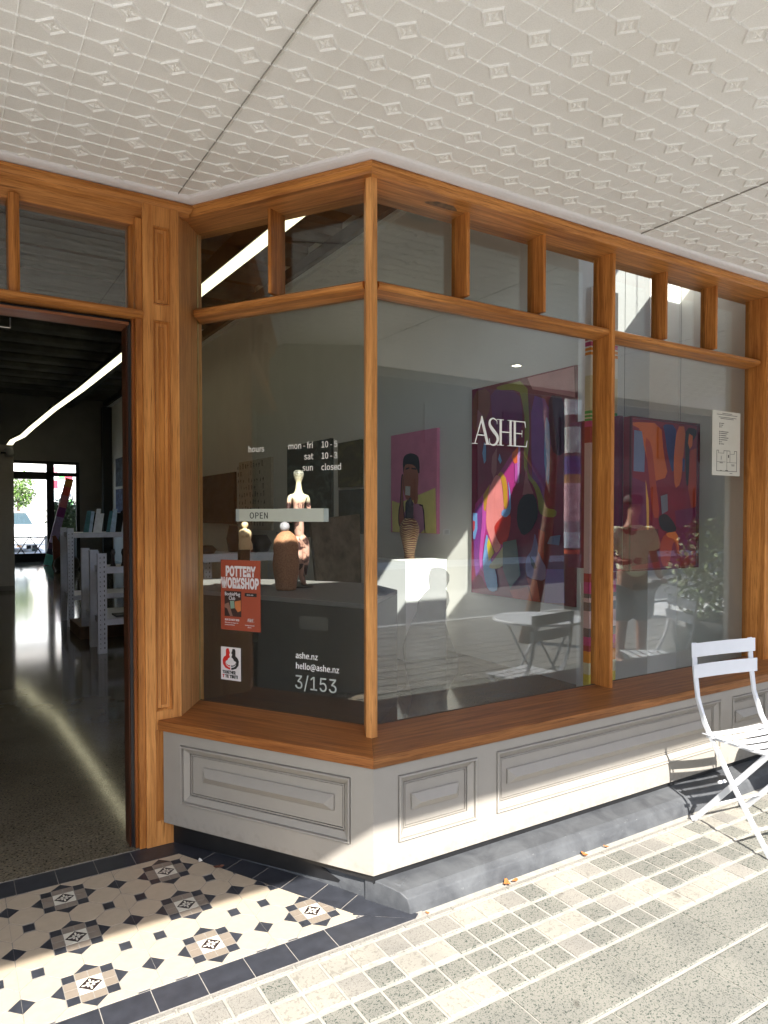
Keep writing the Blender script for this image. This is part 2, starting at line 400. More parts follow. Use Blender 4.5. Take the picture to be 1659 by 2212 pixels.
# ---- the bluestone kerb under the shopfront
k = N('worn_bluestone'); v = k.map()
a = k.noise(v, 6, 5, .65, .5); b = k.noise(v, 60, 3, .7)
c1 = k.ramp(a, [(.3, (.036, .038, .043)), (.7, (.088, .092, .098))])
geo = k.n('ShaderNodeNewGeometry'); sep = k.n('ShaderNodeSeparateXYZ'); k.l(geo.outputs['Normal'], sep.inputs[0])
edge = k.ramp(k.noise(k.map((.6, 1.5, 1.5)), 38, 4, .75), [(.66, (0, 0, 0)), (.78, (.7, .7, .7))])
m2 = k.n('ShaderNodeMath', operation='LESS_THAN'); k.l(sep.outputs[2], m2.inputs[0]); m2.inputs[1].default_value = .93
mm = k.n('ShaderNodeMath', operation='MULTIPLY'); k.l(m2.outputs[0], mm.inputs[0]); k.l(edge, mm.inputs[1])
k.col(k.mix(c1, (.30, .30, .29), mm.outputs[0])); k.rough(.6); k.bump(b, .4, .003)
STONE = k.m
g = G()
PRF = ((-.137, -.012), (-.131, .02), (-.120, .055), (-.090, .074), (-.02, .086), (.03, .092), (.06, .094), (.06, -.012))
def kring(u0): return [FR(u0 if u0 > .5 else .095 - (w_ + .137) * .52, w_, z_) for w_, z_ in PRF]
g.loft([kring(0), kring(1.2), kring(2.4), kring(3.9)])
def kring2(t, wg): return [SP(t, w_, z_) for w_, z_ in ((wg, -.012), (wg + .004, .03), (wg + .012, .07), (wg + .03, .084), (.2, .09), (.2, -.012))]
g.loft([kring2(-.10, .02), kring2(.05, .035), kring2(.2, .055), kring2(.29, .060), kring2(.55, .068), kring2(1.13, .064)])
kb = g.build('kerb', STONE, bevel=.004); tag(kb, kind='structure')
# fallen leaves along the kerb
leafm = plain('dry_leaf', (.36, .12, .03), .7, .5, 120); leaf2 = plain('dead_leaf_brown', (.12, .045, .025), .8, .4, 90); scrap = plain('paper_scrap', (.75, .73, .68), .8, .05)
def leaf(x, y, s, m, lab, nm='dry_leaf', cat='leaf'):
    g = G(); n = random.randint(4, 6); a0 = random.uniform(0, 6)
    pts = []
    for i in range(9):
        th = 2 * math.pi * i / 9; r = s * (.5 + .5 * abs(math.sin(th * 1.5 + a0))); pts.append((r * math.cos(th), r * .55 * math.sin(th), .003 + s * .25 * abs(math.cos(th * 1.0))))
    g.add(pts + [(0, 0, .002)], [(i, (i + 1) % 9, 9) for i in range(9)])
    o = g.build(nm, m, fixn=False); o.location = (x, y, 0.002); o.rotation_euler = (0, 0, random.uniform(0, 6)); s_ = o.modifiers.new('s', 'SOLIDIFY'); s_.thickness = .0008
    tag(o, lab, cat, 'leaves fallen along the kerb' if nm == 'dry_leaf' else None)
lf = G()
for (x, y, lab, s) in [(2.045, 2.272, 'orange dry leaf at the foot of the black stone kerb, nearest the corner', .03), (2.09, 2.27, 'pale dry leaf beside the orange leaf at the kerb', .02),
                 (2.53, 2.272, 'orange curled leaf against the kerb below the long grey panel', .024), (2.68, 2.274, 'small rust leaf at the kerb nearer the white chair', .016)]:
    leaf(x, y, s, leafm, lab)
leaf(1.62, 2.268, .012, leafm, 'tiny orange leaf scrap at the pointed end of the kerb')
leaf(1.03, 3.07, .028, leaf2, 'dark brown leaf in the shade under the angled grey panel', 'dead_leaf')
leaf(.975, 3.17, .02, scrap, 'white paper scrap on the dark tiles under the angled grey panel', 'paper_scrap', 'litter')

# ================================================================== window bay
gp1 = plain('warm_grey_paint', (.292, .268, .236), .48, .035, 9, .05, bscale=140)
gp2 = gp1
_k = gp1.node_tree; _b = _k.nodes['Principled BSDF']; _src = _b.inputs['Base Color'].links[0].from_socket    # splash dirt near the ground, faint brushing above
_tc = _k.nodes.new('ShaderNodeTexCoord'); _sp = _k.nodes.new('ShaderNodeSeparateXYZ'); _k.links.new(_tc.outputs['Object'], _sp.inputs[0])
_nz = _k.nodes.new('ShaderNodeTexNoise'); _nz.inputs['Scale'].default_value = 34; _nz.inputs['Detail'].default_value = 5; _k.links.new(_tc.outputs['Object'], _nz.inputs[0])
_mr = _k.nodes.new('ShaderNodeMapRange'); _mr.inputs[1].default_value = .34; _mr.inputs[2].default_value = .12; _k.links.new(_sp.outputs[2], _mr.inputs[0])
_ml = _k.nodes.new('ShaderNodeMath'); _ml.operation = 'MULTIPLY'; _k.links.new(_mr.outputs[0], _ml.inputs[0]); _k.links.new(_nz.outputs[0], _ml.inputs[1])
_rp = _k.nodes.new('ShaderNodeValToRGB'); _rp.color_ramp.elements[0].position = .42; _rp.color_ramp.elements[0].color = (0, 0, 0, 1); _rp.color_ramp.elements[1].position = .62; _rp.color_ramp.elements[1].color = (.28, .28, .28, 1); _k.links.new(_ml.outputs[0], _rp.inputs[0])
_mx = _k.nodes.new('ShaderNodeMix'); _mx.data_type = 'RGBA'; _k.links.new(_rp.outputs[0], _mx.inputs[0]); _k.links.new(_src, _mx.inputs[6]); _mx.inputs[7].default_value = (.16, .14, .12, 1); _k.links.new(_mx.outputs[2], _b.inputs['Base Color'])
bay = thing('window_bay', 'oak framed corner shop window on a warm grey panelled base with an angled return', 'shop window', (1.468, 2.437, 0))
def panel_board(name, F, rects, u0a, u0b, z0, z1, cornerflip=False):
    """painted board from u0a to u0b with moulded panels; rects = (ua, ub, za, zb, ra, rb, rza, rzb)"""
    g = G()
    def rect(a, b, c, d, w_):
        g.add([F(a, w_, c), F(b, w_, c), F(b, w_, d), F(a, w_, d)], [(0, 1, 2, 3)])
    cur = u0a; rs = sorted(rects)
    for r in rs:
        rect(cur, r[0], z0, z1, 0); rect(r[0], r[1], z0, r[2], 0); rect(r[0], r[1], r[3], z1, 0); cur = r[1]
    rect(cur, u0b, z0, z1, 0)
    g.add([F(u0a, 0, z0), F(u0b, 0, z0), F(u0b, .05, z0), F(u0a, .05, z0)], [(0, 1, 2, 3)])
    ob = g.build(name, gp1, bay)
    for r in rs:
        g = G(); prof = [(0, 0), (.0005, .010), (.0035, .010), (.004, -.006), (.008, -.009), (.012, -.007), (.0125, .008), (.016, .009), (.0165, .003), (.040, .020), (.0405, .032), (.0445, .032), (.045, .024), (.050, .0235), (.0505, .034), (.0535, .034), (.054, .026)]
        rings = [[F(r[0] + i, w_, r[2] + i), F(r[1] - i, w_, r[2] + i), F(r[1] - i, w_, r[3] - i), F(r[0] + i, w_, r[3] - i)] for i, w_ in prof]
        g.loft(rings, cap=False)
        i = .054; fw = .026; A = (r[0] + i, r[1] - i, r[2] + i, r[3] - i)
        g.add([F(A[0], fw, A[2]), F(A[1], fw, A[2]), F(A[1], fw, A[3]), F(A[0], fw, A[3])], [(0, 1, 2, 3)])
        mz = (r[6] + r[7]) / 2; hh = (r[7] - r[6]) / 2
        b = [(r[4], r[6]), (r[5], r[6]), (r[5], r[7]), (r[4], r[7])]
        r0 = [F(p, fw - .0005, q) for p, q in b]; r1 = [F(p, fw - .008, q) for p, q in b]
        rid = [F(r[4] + hh, fw - .036, mz), F(r[5] - hh, fw - .036, mz)]
        g.loft([r0, r1], cap=False)
        g.add(r1 + rid, [(0, 1, 5, 4), (1, 2, 5), (2, 3, 4, 5), (3, 0, 4)])
        o = g.build('raised_panel', gp1); attach(o, ob)
    return ob
ZP0, ZP1 = .120, .566
fb = panel_board('base_panel', FR, [(.120, .545, .228, .513, .202, .455, .345, .412), (.659, 2.392, .228, .517, .742, 2.30, .345, .414), (2.502, 2.93, .228, .517, 2.575, 2.857, .345, .414), (3.04, 3.50, .228, .517, 3.11, 3.43, .345, .414)], .0, 3.9, ZP0, ZP1)
sb = panel_board('base_panel', SP, [(.107, 1.032, .228, .511, .200, .912, .346, .415)], .0, 1.138, ZP0, ZP1)
# black strips painted for the shaded gap between base panels and kerb
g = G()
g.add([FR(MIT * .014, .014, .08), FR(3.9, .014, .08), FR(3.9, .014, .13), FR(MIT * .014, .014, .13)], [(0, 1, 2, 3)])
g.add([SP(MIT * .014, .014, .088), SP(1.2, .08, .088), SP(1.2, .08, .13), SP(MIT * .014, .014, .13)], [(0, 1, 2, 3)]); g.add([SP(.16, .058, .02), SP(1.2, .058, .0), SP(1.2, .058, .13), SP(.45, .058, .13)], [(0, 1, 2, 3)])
g.build('shadow_gap', BLK, bay)
# sills, mitred at the corner
def slab(F, prof, u0, u1, name, mat, bev=.003, flip=False):
    """prof: closed (w, z) section; the u ends run along the mitre when given as None"""
    g = G(); a = [F(MIT * w_ if u0 is None else u0, w_, z_) for w_, z_ in prof]; b = [F(u1(w_) if callable(u1) else u1, w_, z_) for w_, z_ in prof]
    g.loft([a, b]); return g.build(name, mat, bay, bevel=bev)
SILL = [(-.012, .566), (-.014, .61), (-.010, .6135), (.375, .619), (.375, .566)]
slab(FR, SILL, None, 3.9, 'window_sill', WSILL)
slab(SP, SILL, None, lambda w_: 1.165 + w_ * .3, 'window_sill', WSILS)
# header: fascia with a small cornice, and the sloping lining behind it
HD = [(.143, 3.109), (.137, 3.106), (.135, 3.098), (.143, 3.094), (.145, 3.090), (.158, 3.082), (.166, 3.076), (.170, 3.068), (.350, 3.078), (.43, 3.078), (.43, 3.30), (.143, 3.30)]
slab(FR, HD, None, 3.9, 'header', WX, .001)
slab(SP, HD, None, lambda w_: 1.09 + w_ * .55, 'header', WS, .001)
# corner post
N0 = Vector(FR(MIT * .202, .202, 0)); nx, ny = N0.x, N0.y
A_ = FR(.143, .204, 0); B_ = FR(.235, GW - .004, 0); B2 = FR(.235, GW + .03, 0); S1 = SP(.143, .204, 0); S2 = SP(.235, GW - .004, 0); S3 = SP(.235, GW + .03, 0)
cp = Vector(FR(MIT * .43, .43, 0))
poly = [(nx - .0, ny), A_[:2], B_[:2], B2[:2], (cp.x, cp.y), S3[:2], S2[:2], S1[:2]]
G().prism([tuple(p[:2]) for p in poly], .612, 3.085).build('corner_post', wood('oak_post_fine', 'z', (.45, .19, .06), (.88, .44, .15)), bay, bevel=.002)
# street side fins: two tall mullions, upper glazing bars
def fin(F, a, b, wf, z0, z1, name, mat):
    g = G(); ps = [F(a, wf + .004, 0), F(a + .003, wf, 0), F(b - .003, wf, 0), F(b, wf + .004, 0), F(b, GW + .03, 0), F(a, GW + .03, 0)]
    g.prism([p[:2] for p in ps], z0, z1); return g.build(name, mat, bay)
RZ0, RZ1 = 2.612, 2.683
fin(FR, 3.190 - 1.468, 3.216 - 1.468, .253, .612, 3.082, 'mullion', WZ)
for a, b, wf in ((2.162, 2.182, .269), (2.676, 2.696, .2725), (3.709, 3.729, .289), (4.207, 4.227, .283)): fin(FR, a - 1.468, b - 1.468, wf, RZ1 - .01, 3.082, 'glazing_bar', WZ)
fin(SP, .695, .715, .273, RZ1 - .01, 3.082, 'glazing_bar', WZ)
fin(FR, 4.716 - 1.468, 5.02 - 1.468, .235, .612, 3.082, 'end_post', WZ)
# transom rails with a sharp nose
RP = [(GW + .03, RZ0), (GW, RZ0 - .002), (.285, 2.622), (.272, 2.632), (.272, 2.650), (.30, 2.664), (GW, RZ1), (GW + .03, RZ1)]
slab(FR, RP, .195, 3.1905 - 1.468, 'transom_rail', WX, .001)
slab(FR, RP, 3.2155 - 1.468, 4.70 - 1.468, 'transom_rail', WX, .001)
slab(SP, RP, .195, lambda w_: 1.17 + max(0, w_ - .25) * .4, 'transom_rail', WS, .001)
# jamb lining at the door end of the splay
jp = [SP(1.108, .09, 0), SP(1.227, GW - .005, 0), SP(1.227, GW + .03, 0), SP(1.36, GW + .03, 0), SP(1.20, .07, 0)]
G().prism([p[:2] for p in jp], .566, 3.085).build('jamb_lining', wood('oak_lining_brightened', 'z', (.60, .27, .09), (.92, .52, .20), scale=.9), bay, bevel=.002)  # paler than the other oak, standing in for light the recess lacks
# panes
def pane(F, a, b, z0, z1):
    g = G(); g.loft([[F(a, GW, z0), F(b, GW, z0), F(b, GW, z1), F(a, GW, z1)], [F(a, GW + .006, z0), F(b, GW + .006, z0), F(b, GW + .006, z1), F(a, GW + .006, z1)]])
    return g.build('window_pane', GLASS, bay)
c_ = MIT * GW + .02
m1a, m1b = 3.191 - 1.468, 3.2155 - 1.468
pane(FR, c_, m1a, .612, RZ0 + .01); pane(FR, m1b, 3.249, .612, RZ0 + .01)
for a, b in ((c_, .694), (.714, 1.208), (1.228, m1a), (m1b, 2.241), (2.261, 2.739), (2.759, 3.249)): pane(FR, a, b, RZ1 - .01, 3.082)
pane(SP, c_, 1.23, .612, RZ0 + .01); pane(SP, c_, .695, RZ1 - .01, 3.082); pane(SP, .715, 1.23, RZ1 - .01, 3.082)
# dark putty line and brass bead at the foot and sides of the big panes
g = G()
for F, a, b in ((FR, c_, m1a), (FR, m1b, 3.249), (SP, c_, 1.227)):
    g.loft([[F(a, GW - .006, .612), F(a, GW, .612), F(a, GW, .6215), F(a, GW - .006, .6195)], [F(b, GW - .006, .612), F(b, GW, .612), F(b, GW, .6215), F(b, GW - .006, .6195)]])
g.build('glazing_bead', plain('dark_putty', (.05, .04, .03), .6, .3), bay)
g = G(); g.loft([[SP(1.223, GW - .008, .615), SP(1.228, GW - .008, .615), SP(1.228, GW, .615), SP(1.223, GW, .615)], [SP(1.223, GW - .008, 3.07), SP(1.228, GW - .008, 3.07), SP(1.228, GW, 3.07), SP(1.223, GW, 3.07)]])
g.build('edge_bead', plain('brass_bead', (.45, .33, .14), .35, .2, metallic=.6), bay)

# ================================================================== doorway
YD = 3.43
dw = thing('doorway', 'open shop doorway in varnished oak with a panelled pilaster and fanlight above', 'doorway', (.88, 3.45, 0))
pil = G().box(.797, .968, YD + .012, YD + .13, 0, 3.08).build('pilaster', WZ2, dw)
def raised(parent, x0, x1, z0, z1, y, mat, st=.0):
    g = G(); prof = [(0, 0), (.0, -.012), (.004, -.014), (.008, -.010), (.014, .004), (.016, .006), (.022, .006), (.030, -.004)]
    rings = [[(x0 + i, y + w_, z0 + i), (x1 - i, y + w_, z0 + i), (x1 - i, y + w_, z1 - i), (x0 + i, y + w_, z1 - i)] for i, w_ in prof]
    g.loft(rings, cap=False); i = .030
    g.add([(x0 + i, y - .004, z0 + i), (x1 - i, y - .004, z0 + i), (x1 - i, y - .004, z1 - i), (x0 + i, y - .004, z1 - i)], [(0, 1, 2, 3)])
    o = g.build('raised_panel', mat); attach(o, parent); return o
g = G()   # stiles and rails standing proud around the panels
for a in ((.797, .8435, 0, 3.08), (.9245, .968, .60, 3.08)): g.box(a[0], a[1], YD, YD + .012, a[2], a[3])
for z0, z1 in ((0, .12), (.565, .655), (2.532, 2.605), (2.978, 3.08)): g.box(.8435, .9245, YD + .0005, YD + .012, z0, z1)
g.box(.9245, .968, YD, YD + .012, 0, .12)
o = g.build('pilaster_frame', WZ2, dw, bevel=.0015)
raised(pil, .8435, .9245, .655, 2.532, YD + .012, WZ); raised(pil, .8435, .9245, 2.605, 2.978, YD + .012, WZ)
G().box(.843, .925, YD + .004, YD + .0125, .12, .565).build('pilaster_infill', WZ, dw)
DZ = 2.51
# jamb: moulded oak edge, black track, inner jamb
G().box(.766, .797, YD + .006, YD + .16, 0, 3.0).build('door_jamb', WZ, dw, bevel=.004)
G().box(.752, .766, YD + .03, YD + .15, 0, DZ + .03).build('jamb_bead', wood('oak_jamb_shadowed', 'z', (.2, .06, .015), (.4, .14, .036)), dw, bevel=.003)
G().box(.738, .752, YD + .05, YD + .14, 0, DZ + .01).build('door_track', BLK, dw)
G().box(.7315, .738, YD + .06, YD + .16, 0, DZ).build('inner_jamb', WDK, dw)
G().box(-1.4, .752, YD + .05, YD + .14, DZ - .0, DZ + .016).build('head_track', BLK, dw)
g = G(); g.loft([[(x, y, z) for y, z in ((YD + .16, DZ + .018), (YD + .0, DZ + .022), (YD - .014, DZ + .032), (YD - .016, DZ + .046), (YD - .006, DZ + .058), (YD + .05, DZ + .066), (YD + .16, DZ + .066))] for x in (-1.4, .796)])
g.build('transom_rail', WX, dw)
g = G(); g.loft([[(x, y, z) for y, z in ((YD + .025, DZ - .012), (YD + .025, DZ), (YD + .16, DZ), (YD + .16, DZ - .012))] for x in (-1.4, .738)]); g.build('head_bead', wood('oak_red_bead', 'x', (.2, .07, .03), (.36, .15, .075)), dw)
g = G(); g.loft([[(x, y, z) for y, z in ((YD + .16, 2.985), (YD + .06, 2.985), (YD + .012, 3.03), (YD + .012, 3.09), (YD + .16, 3.09))] for x in (-1.4, .797)]); g.build('header_lining', WX, dw)
g = G(); g.loft([[(.7665, YD + .06, z), (.752, YD + .10, z), (.752, YD + .16, z), (.7665, YD + .16, z)] for z in (DZ + .066, 2.99)]); g.build('side_lining', WZ, dw)
for x in (.262, -.30, -.86):
    g = G(); g.prism([(x - .022, YD + .16), (x - .022, YD + .03), (x, YD + .018), (x + .022, YD + .03), (x + .022, YD + .16)], DZ + .064, 3.0); g.build('glazing_bar', WZ, dw, bevel=.002)
for a, b in ((.284, .752), (-.278, .240), (-.838, -.322), (-1.4, -.882)):
    G().box(a, b, YD + .10, YD + .106, DZ + .066, 2.99).build('fanlight_pane', GLASS, dw)
# cornice over the doorway
CD = [(y, z) for y, z in ((YD - .006, 3.106), (YD - .020, 3.104), (YD - .022, 3.094), (YD - .010, 3.088), (YD - .008, 3.080), (YD + .004, 3.066), (YD + .006, 3.052), (YD + .010, 3.05), (YD + .16, 3.05), (YD + .16, 3.30), (YD - .006, 3.30))]
def xend(y): # meets the splay header
    t = (y - (P0.y + SN.y * .143)) / SD.y; return P0.x + SN.x * .143 + SD.x * t
g = G(); g.loft([[(-1.4, y, z) for y, z in CD], [(xend(y) if y < YD + .05 else .985, y, z) for y, z in CD]]); g.build('cornice', WX, dw, bevel=.001)
# tracked door catch seen at the top of the opening
g = G(); g.tube([(.205, YD + .2, 2.50), (.205, YD + .2, 2.455), (.255, YD + .2, 2.455), (.255, YD + .2, 2.50)], .003, 6); g.build('door_catch', plain('bright_steel', (.6, .6, .6), .3, .05, metallic=1), dw)

# ================================================================== canopy with pressed metal soffit
cn = thing('canopy', 'street canopy over the pavement with a cream pressed metal soffit of embossed diamonds', 'canopy', (3, 1, 3.13))
k = N('cream_pressed_metal'); v = k.map()
spk = k.ramp(k.noise(v, 240, 2, .6), [(.35, (.86, .86, .85)), (.6, (1, 1, 1))])
k.col(k.mix(k.ramp(k.noise(v, 1.6, 4, .6), [(.35, (.845, .825, .785)), (.68, (.895, .88, .85))]), spk, .55, 'MULTIPLY'))
k.rough(.55); k.bump(k.noise(v, 260, 2, .6), .22, .0012); TIN = k.m
kk = (SOF - 1.6) / 1.49; PT = .1858 * kk; DX = .289 * kk; DY = 1.8195 * kk
h = PT / 2
cell = G()
def cz(*a): return tuple((x, y, -zz) for x, y, zz in a)
def ridge(p, q, wd, ht):     # raised roll from p to q (downwards from the soffit)
    p = Vector((*p, 0)); q = Vector((*q, 0)); d = (q - p).normalized(); s = Vector((-d.y, d.x, 0)) * wd / 2; dn = Vector((0, 0, -ht))
    A = [p - s, q - s, p - s * .45 + dn, q - s * .45 + dn, p + s * .45 + dn, q + s * .45 + dn, p + s, q + s]
    cell.add([tuple(a) for a in A], [(0, 2, 3, 1), (2, 4, 5, 3), (4, 6, 7, 5)])
def knob(x, y, r, ht):
    n = 6; a = [(x + r * math.cos(math.pi * 2 * i / n), y + r * math.sin(math.pi * 2 * i / n), 0) for i in range(n)]
    b = [(x + r * .6 * math.cos(math.pi * 2 * i / n), y + r * .6 * math.sin(math.pi * 2 * i / n), -ht) for i in range(n)]
    cell.add(a + b, [(i, n + i, n + (i + 1) % n, (i + 1) % n) for i in range(n)] + [tuple(range(n, 2 * n))])
D0, D1, D2 = .0515, .047, .0335
def dia(r, z): return [(r, 0, -z), (0, r, -z), (-r, 0, -z), (0, -r, -z)]
for (ra_, za), (rb_, zb) in zip([(D0, 0), (D1, .0062), (.040, .0062), (D2, .0004)], [(D1, .0062), (.040, .0062), (D2, .0004), (.0001, .0008)]):
    A = dia(ra_, za); B = dia(rb_, zb); cell.add(A + B, [(i, (i + 1) % 4, 4 + (i + 1) % 4, 4 + i) for i in range(4)])
for q in range(8):
    an = q * math.pi / 4; L = .026 if q % 2 == 0 else .017
    c0 = math.cos(an); s0 = math.sin(an); wv = .0045
    pts = [(.003, 0, 0), (L * .6, wv, 0), (L, 0, 0), (L * .6, -wv, 0), (L * .55, 0, .0055)]
    cell.add([(a * c0 - b * s0, a * s0 + b * c0, -z - .0006) for a, b, z in pts], [(0, 1, 4), (1, 2, 4), (2, 3, 4), (3, 0, 4)])
ridge((D0 - .003, 0), (h, 0), .0095, .0045); ridge((-h, 0), (-D0 + .003, 0), .0095, .0045)
knob(h, 0, .0085, .007); knob(h - .012, 0, .0055, .0055); knob(-h + .012, 0, .0055, .0055)
ridge((-h, h), (h, h), .010, .0036)
for xx in (0, h): knob(xx, h, .0095, .0072); knob(xx - .012, h, .006, .0062)
ridge((h, .008), (h, h - .006), .0055, .0022); ridge((h, -h + .006), (h, -.008), .0055, .0022)
def tin(x0, x1, y0, y1, cuts, name):
    g = G(); i0 = math.floor((x0 - DX) / PT); i1 = math.ceil((x1 - DX) / PT); j0 = math.floor((y0 - DY) / PT); j1 = math.ceil((y1 - DY) / PT)
    vs = []; fs = []
    for i in range(i0, i1 + 1):
        for j in range(j0, j1 + 1):
            cx = DX + i * PT; cy_ = DY + j * PT
            if not (x0 - h < cx < x1 + h and y0 - h < cy_ < y1 + h): continue
            o = len(vs); vs += [(cx + a, cy_ + b, SOF + z) for a, b, z in cell.v]; fs += [tuple(o + q for q in f) for f in cell.f]
    o = len(vs); vs += [(x0 - .3, y0 - .3, SOF), (x1 + .3, y0 - .3, SOF), (x1 + .3, y1 + .3, SOF), (x0 - .3, y1 + .3, SOF)]; fs.append((o, o + 1, o + 2, o + 3))
    me = bpy.data.meshes.new(name); me.from_pydata(vs, [], fs); bm = bmesh.new(); bm.from_mesh(me)
    for co, no in cuts: bmesh.ops.bisect_plane(bm, geom=bm.verts[:] + bm.edges[:] + bm.faces[:], plane_co=co, plane_no=no, clear_outer=True)
    bm.to_mesh(me); bm.free(); me.materials.append(TIN)
    ob = bpy.data.objects.new(name, me); COL.objects.link(ob); attach(ob, cn); return ob
YM = P0.y + .125
tin(-2.6, 8.4, -.55, YM, [((0, YM, 0), (0, 1, 0)), ((0, -.55, 0), (0, -1, 0)), ((8.4, 0, 0), (1, 0, 0)), ((-2.6, 0, 0), (-1, 0, 0))], 'pressed_metal_soffit')
sp0 = Vector(SP(MIT * .125, .125, 0))
tin(-1.5, 1.6, YM, YD + .02, [((0, YM, 0), (0, -1, 0)), ((0, YD - .01, 0), (0, 1, 0)), (tuple(sp0), tuple(SN)), ((-1.5, 0, 0), (-1, 0, 0))], 'pressed_metal_soffit')
# dark scorch mark on the header lining
k_ = N('scorched_oak'); v = k_.map(); f_ = k_.noise(v, 30, 4, .6); k_.col(k_.ramp(f_, [(.35, (.10, .065, .045)), (.65, (.26, .15, .075))])); k_.rough(.6)
g = G(); pts_ = [(.55 + .085 * math.cos(a_) * (1 + .25 * math.sin(3 * a_)), .275 + .035 * math.sin(a_) * (1 + .3 * math.cos(2 * a_))) for a_ in [2 * math.pi * i / 18 for i in range(18)]]
g.add([FR(a_, b_, 3.068 + (b_ - .17) * (.010 / .18) - .0006) for a_, b_ in pts_], [tuple(range(18))]); g.build('scorch_mark', k_.m, bay, fixn=False)
# white scotia between soffit and cornice
wht = plain('white_gloss_paint', (.78, .75, .75), .35, .03)
SC = [(.086, SOF + .01), (.088, SOF - .004), (.094, SOF - .011), (.106, SOF - .016), (.124, SOF - .019), (.143, SOF - .021), (.143, SOF + .01)]
g = G()
g.loft([[FR(MIT * a, a, z) for a, z in SC], [FR(6.9, a, z) for a, z in SC]])
te = 1.10
def sc_t(a): return (YD - .006 - .143 + a - (P0.y + SN.y * a)) / SD.y
g.loft([[SP(MIT * a, a, z) for a, z in SC], [SP(sc_t(a), a, z) for a, z in SC]])
g.loft([[SP(sc_t(a), a, z) for a, z in SC], [(-1.5, YD - .006 - .143 + a, z) for a, z in SC]])
g.build('scotia_moulding', wht, cn)
# dark sheet joints
for jx, ye in ((.925 * kk, YD - .06), (3.127 * kk, 2.52), (5.33 * kk, 2.52)):
    G().box(jx - .0005, jx + .0005, -.5, ye, SOF - .0072, SOF - .0).build('sheet_joint', plain('dark_joint_line', (.26, .24, .21), .8, .1), cn)
fas = plain('canopy_fascia_paint', (.30, .30, .29), .6, .1, 3)
g = G(); g.box(-7, 11, -.60, -.552, 3.045, 3.42); g.box(-7, 11, -.552, 2.625, 3.36, 3.42); g.build('fascia', fas, cn)
G().box(8.42, 11, -.55, 2.5, SOF, SOF + .03).build('plain_soffit', wht, cn)
G().box(-7, -2.62, -.55, 2.5, SOF, SOF + .03).build('plain_soffit', wht, cn)
dl = G().lathe([(.055, .012), (.055, -.004), (.048, -.008), (.046, .004), (.0, .004)], (4.93, .24, SOF - .004), 20).build('downlight', [plain('downlight_rim', (.7, .7, .7), .4, .02)], cn, smooth=False)
dl2 = G().lathe([(.0, -.0045), (.044, -.0045), (.044, -.0035), (0, -.0035)], (4.93, .24, SOF - .004), 20).build('lamp_disc', emit('downlight_glow', (1, .86, .66), 9.0)); attach(dl2, dl)

# ================================================================== shop shell
wallm = plain('gallery_wall_paint', (.74, .725, .68), .8, .03, 2.5, .08, bscale=60)
wallw = plain('gallery_white_paint', (.86, .86, .84), .7, .03, 2.5)
cem = plain('dark_ceiling_concrete', (.115, .112, .10), .8, .35, 1.8)
k = N('polished_concrete_floor'); v = k.map()
a = k.noise(v, 1.1, 4, .6); b = k.noise(v, 90, 3, .6); c = k.noise(v, 18, 3, .6)
agg = k.ramp(b, [(.36, (.3, .27, .24)), (.47, (1, 1, 1)), (.6, (1, 1, 1)), (.68, (1.8, 1.65, 1.4))])
sepv = k.n('ShaderNodeSeparateXYZ'); k.l(v, sepv.inputs[0])
zone = k.n('ShaderNodeMapRange'); zone.inputs['From Min'].default_value = 4.3; zone.inputs['From Max'].default_value = 6.5; k.l(sepv.outputs[1], zone.inputs[0])
mixagg = k.mix(agg, (1.0, 1.0, 1.0), zone.outputs[0])
k.col(k.mix(k.ramp(a, [(.3, (.125, .106, .074)), (.7, (.215, .186, .135))]), mixagg, 1.0, 'MULTIPLY'))
rr = k.n('ShaderNodeMapRange'); rr.inputs['To Min'].default_value = .06; rr.inputs['To Max'].default_value = .13; k.l(c, rr.inputs[0]); k.rough(rr.outputs[0])
k.bump(k.noise(v, 5, 2), .05, .004); k.spec(.6); FLOOR = k.m
sf = G().prism([(-4.0, YD + .02), (.97, YD + .02), (1.66, 2.81), (5.03, 2.81), (5.03, 27.6), (-4.0, 27.6)], -.2, .002).build('floor', FLOOR); tag(sf, kind='structure')
# party wall, front wall above the canopy with clerestory windows, ceiling
shop = thing('shop_building', 'single storey shop building around the open plan gallery, high walls and clerestory windows', 'building', (1, 10, 0))
G().box(5.03, 5.25, 2.437, 27.6, -.01, 6.0).build('wall', wallm, shop)
G().box(-4.2, -4.0, 3.6, 27.6, -.01, 6.0).build('wall', wallm, shop)
brk = plain('rendered_front', (.45, .43, .40), .8, .1, 3)
g = G()
ZC0, ZC1 = 3.72, 4.72
opens = [(.55, 4.02), (4.10, 4.98)]
FY0, FY1 = 2.62, 2.82
g.box(-4.2, 5.25, FY0, FY1, 3.31, ZC0); g.box(-4.2, 5.25, FY0, FY1, ZC1, 6.0)
xs_ = [-4.2] + [q for o_ in opens for q in o_] + [5.25]
for i in range(0, len(xs_), 2): g.box(xs_[i], xs_[i + 1], FY0, FY1, ZC0, ZC1)
g.loft([[(3.80, y, 3.85), (4.02, y, 3.85), (4.02, y, 4.34)] for y in (FY0, FY1)]); g.box(4.10, 4.98, FY0, FY1, ZC0, 3.98); g.box(2.25, 4.10, FY0, FY1, ZC0, 3.85)  # unseen blocks added in the clerestory openings to shape the sun patches inside
g.build('front_wall', brk, shop)
for a, b in opens:
    G().box(a, b, 2.715, 2.721, ZC0, ZC1).build('clerestory_pane', GLASSD, shop)
G().prism([(1.52, 2.62), (1.75, 2.9), (1.35, 3.62), (.9, 3.62), (.9, 3.45)], 3.31, 3.34).build('lintel', brk, shop)
# wall left of the doorway (outside the picture)
G().box(-4.2, -1.4, 2.437, 3.6, 0, 3.30).build('front_wall', gp1, shop)
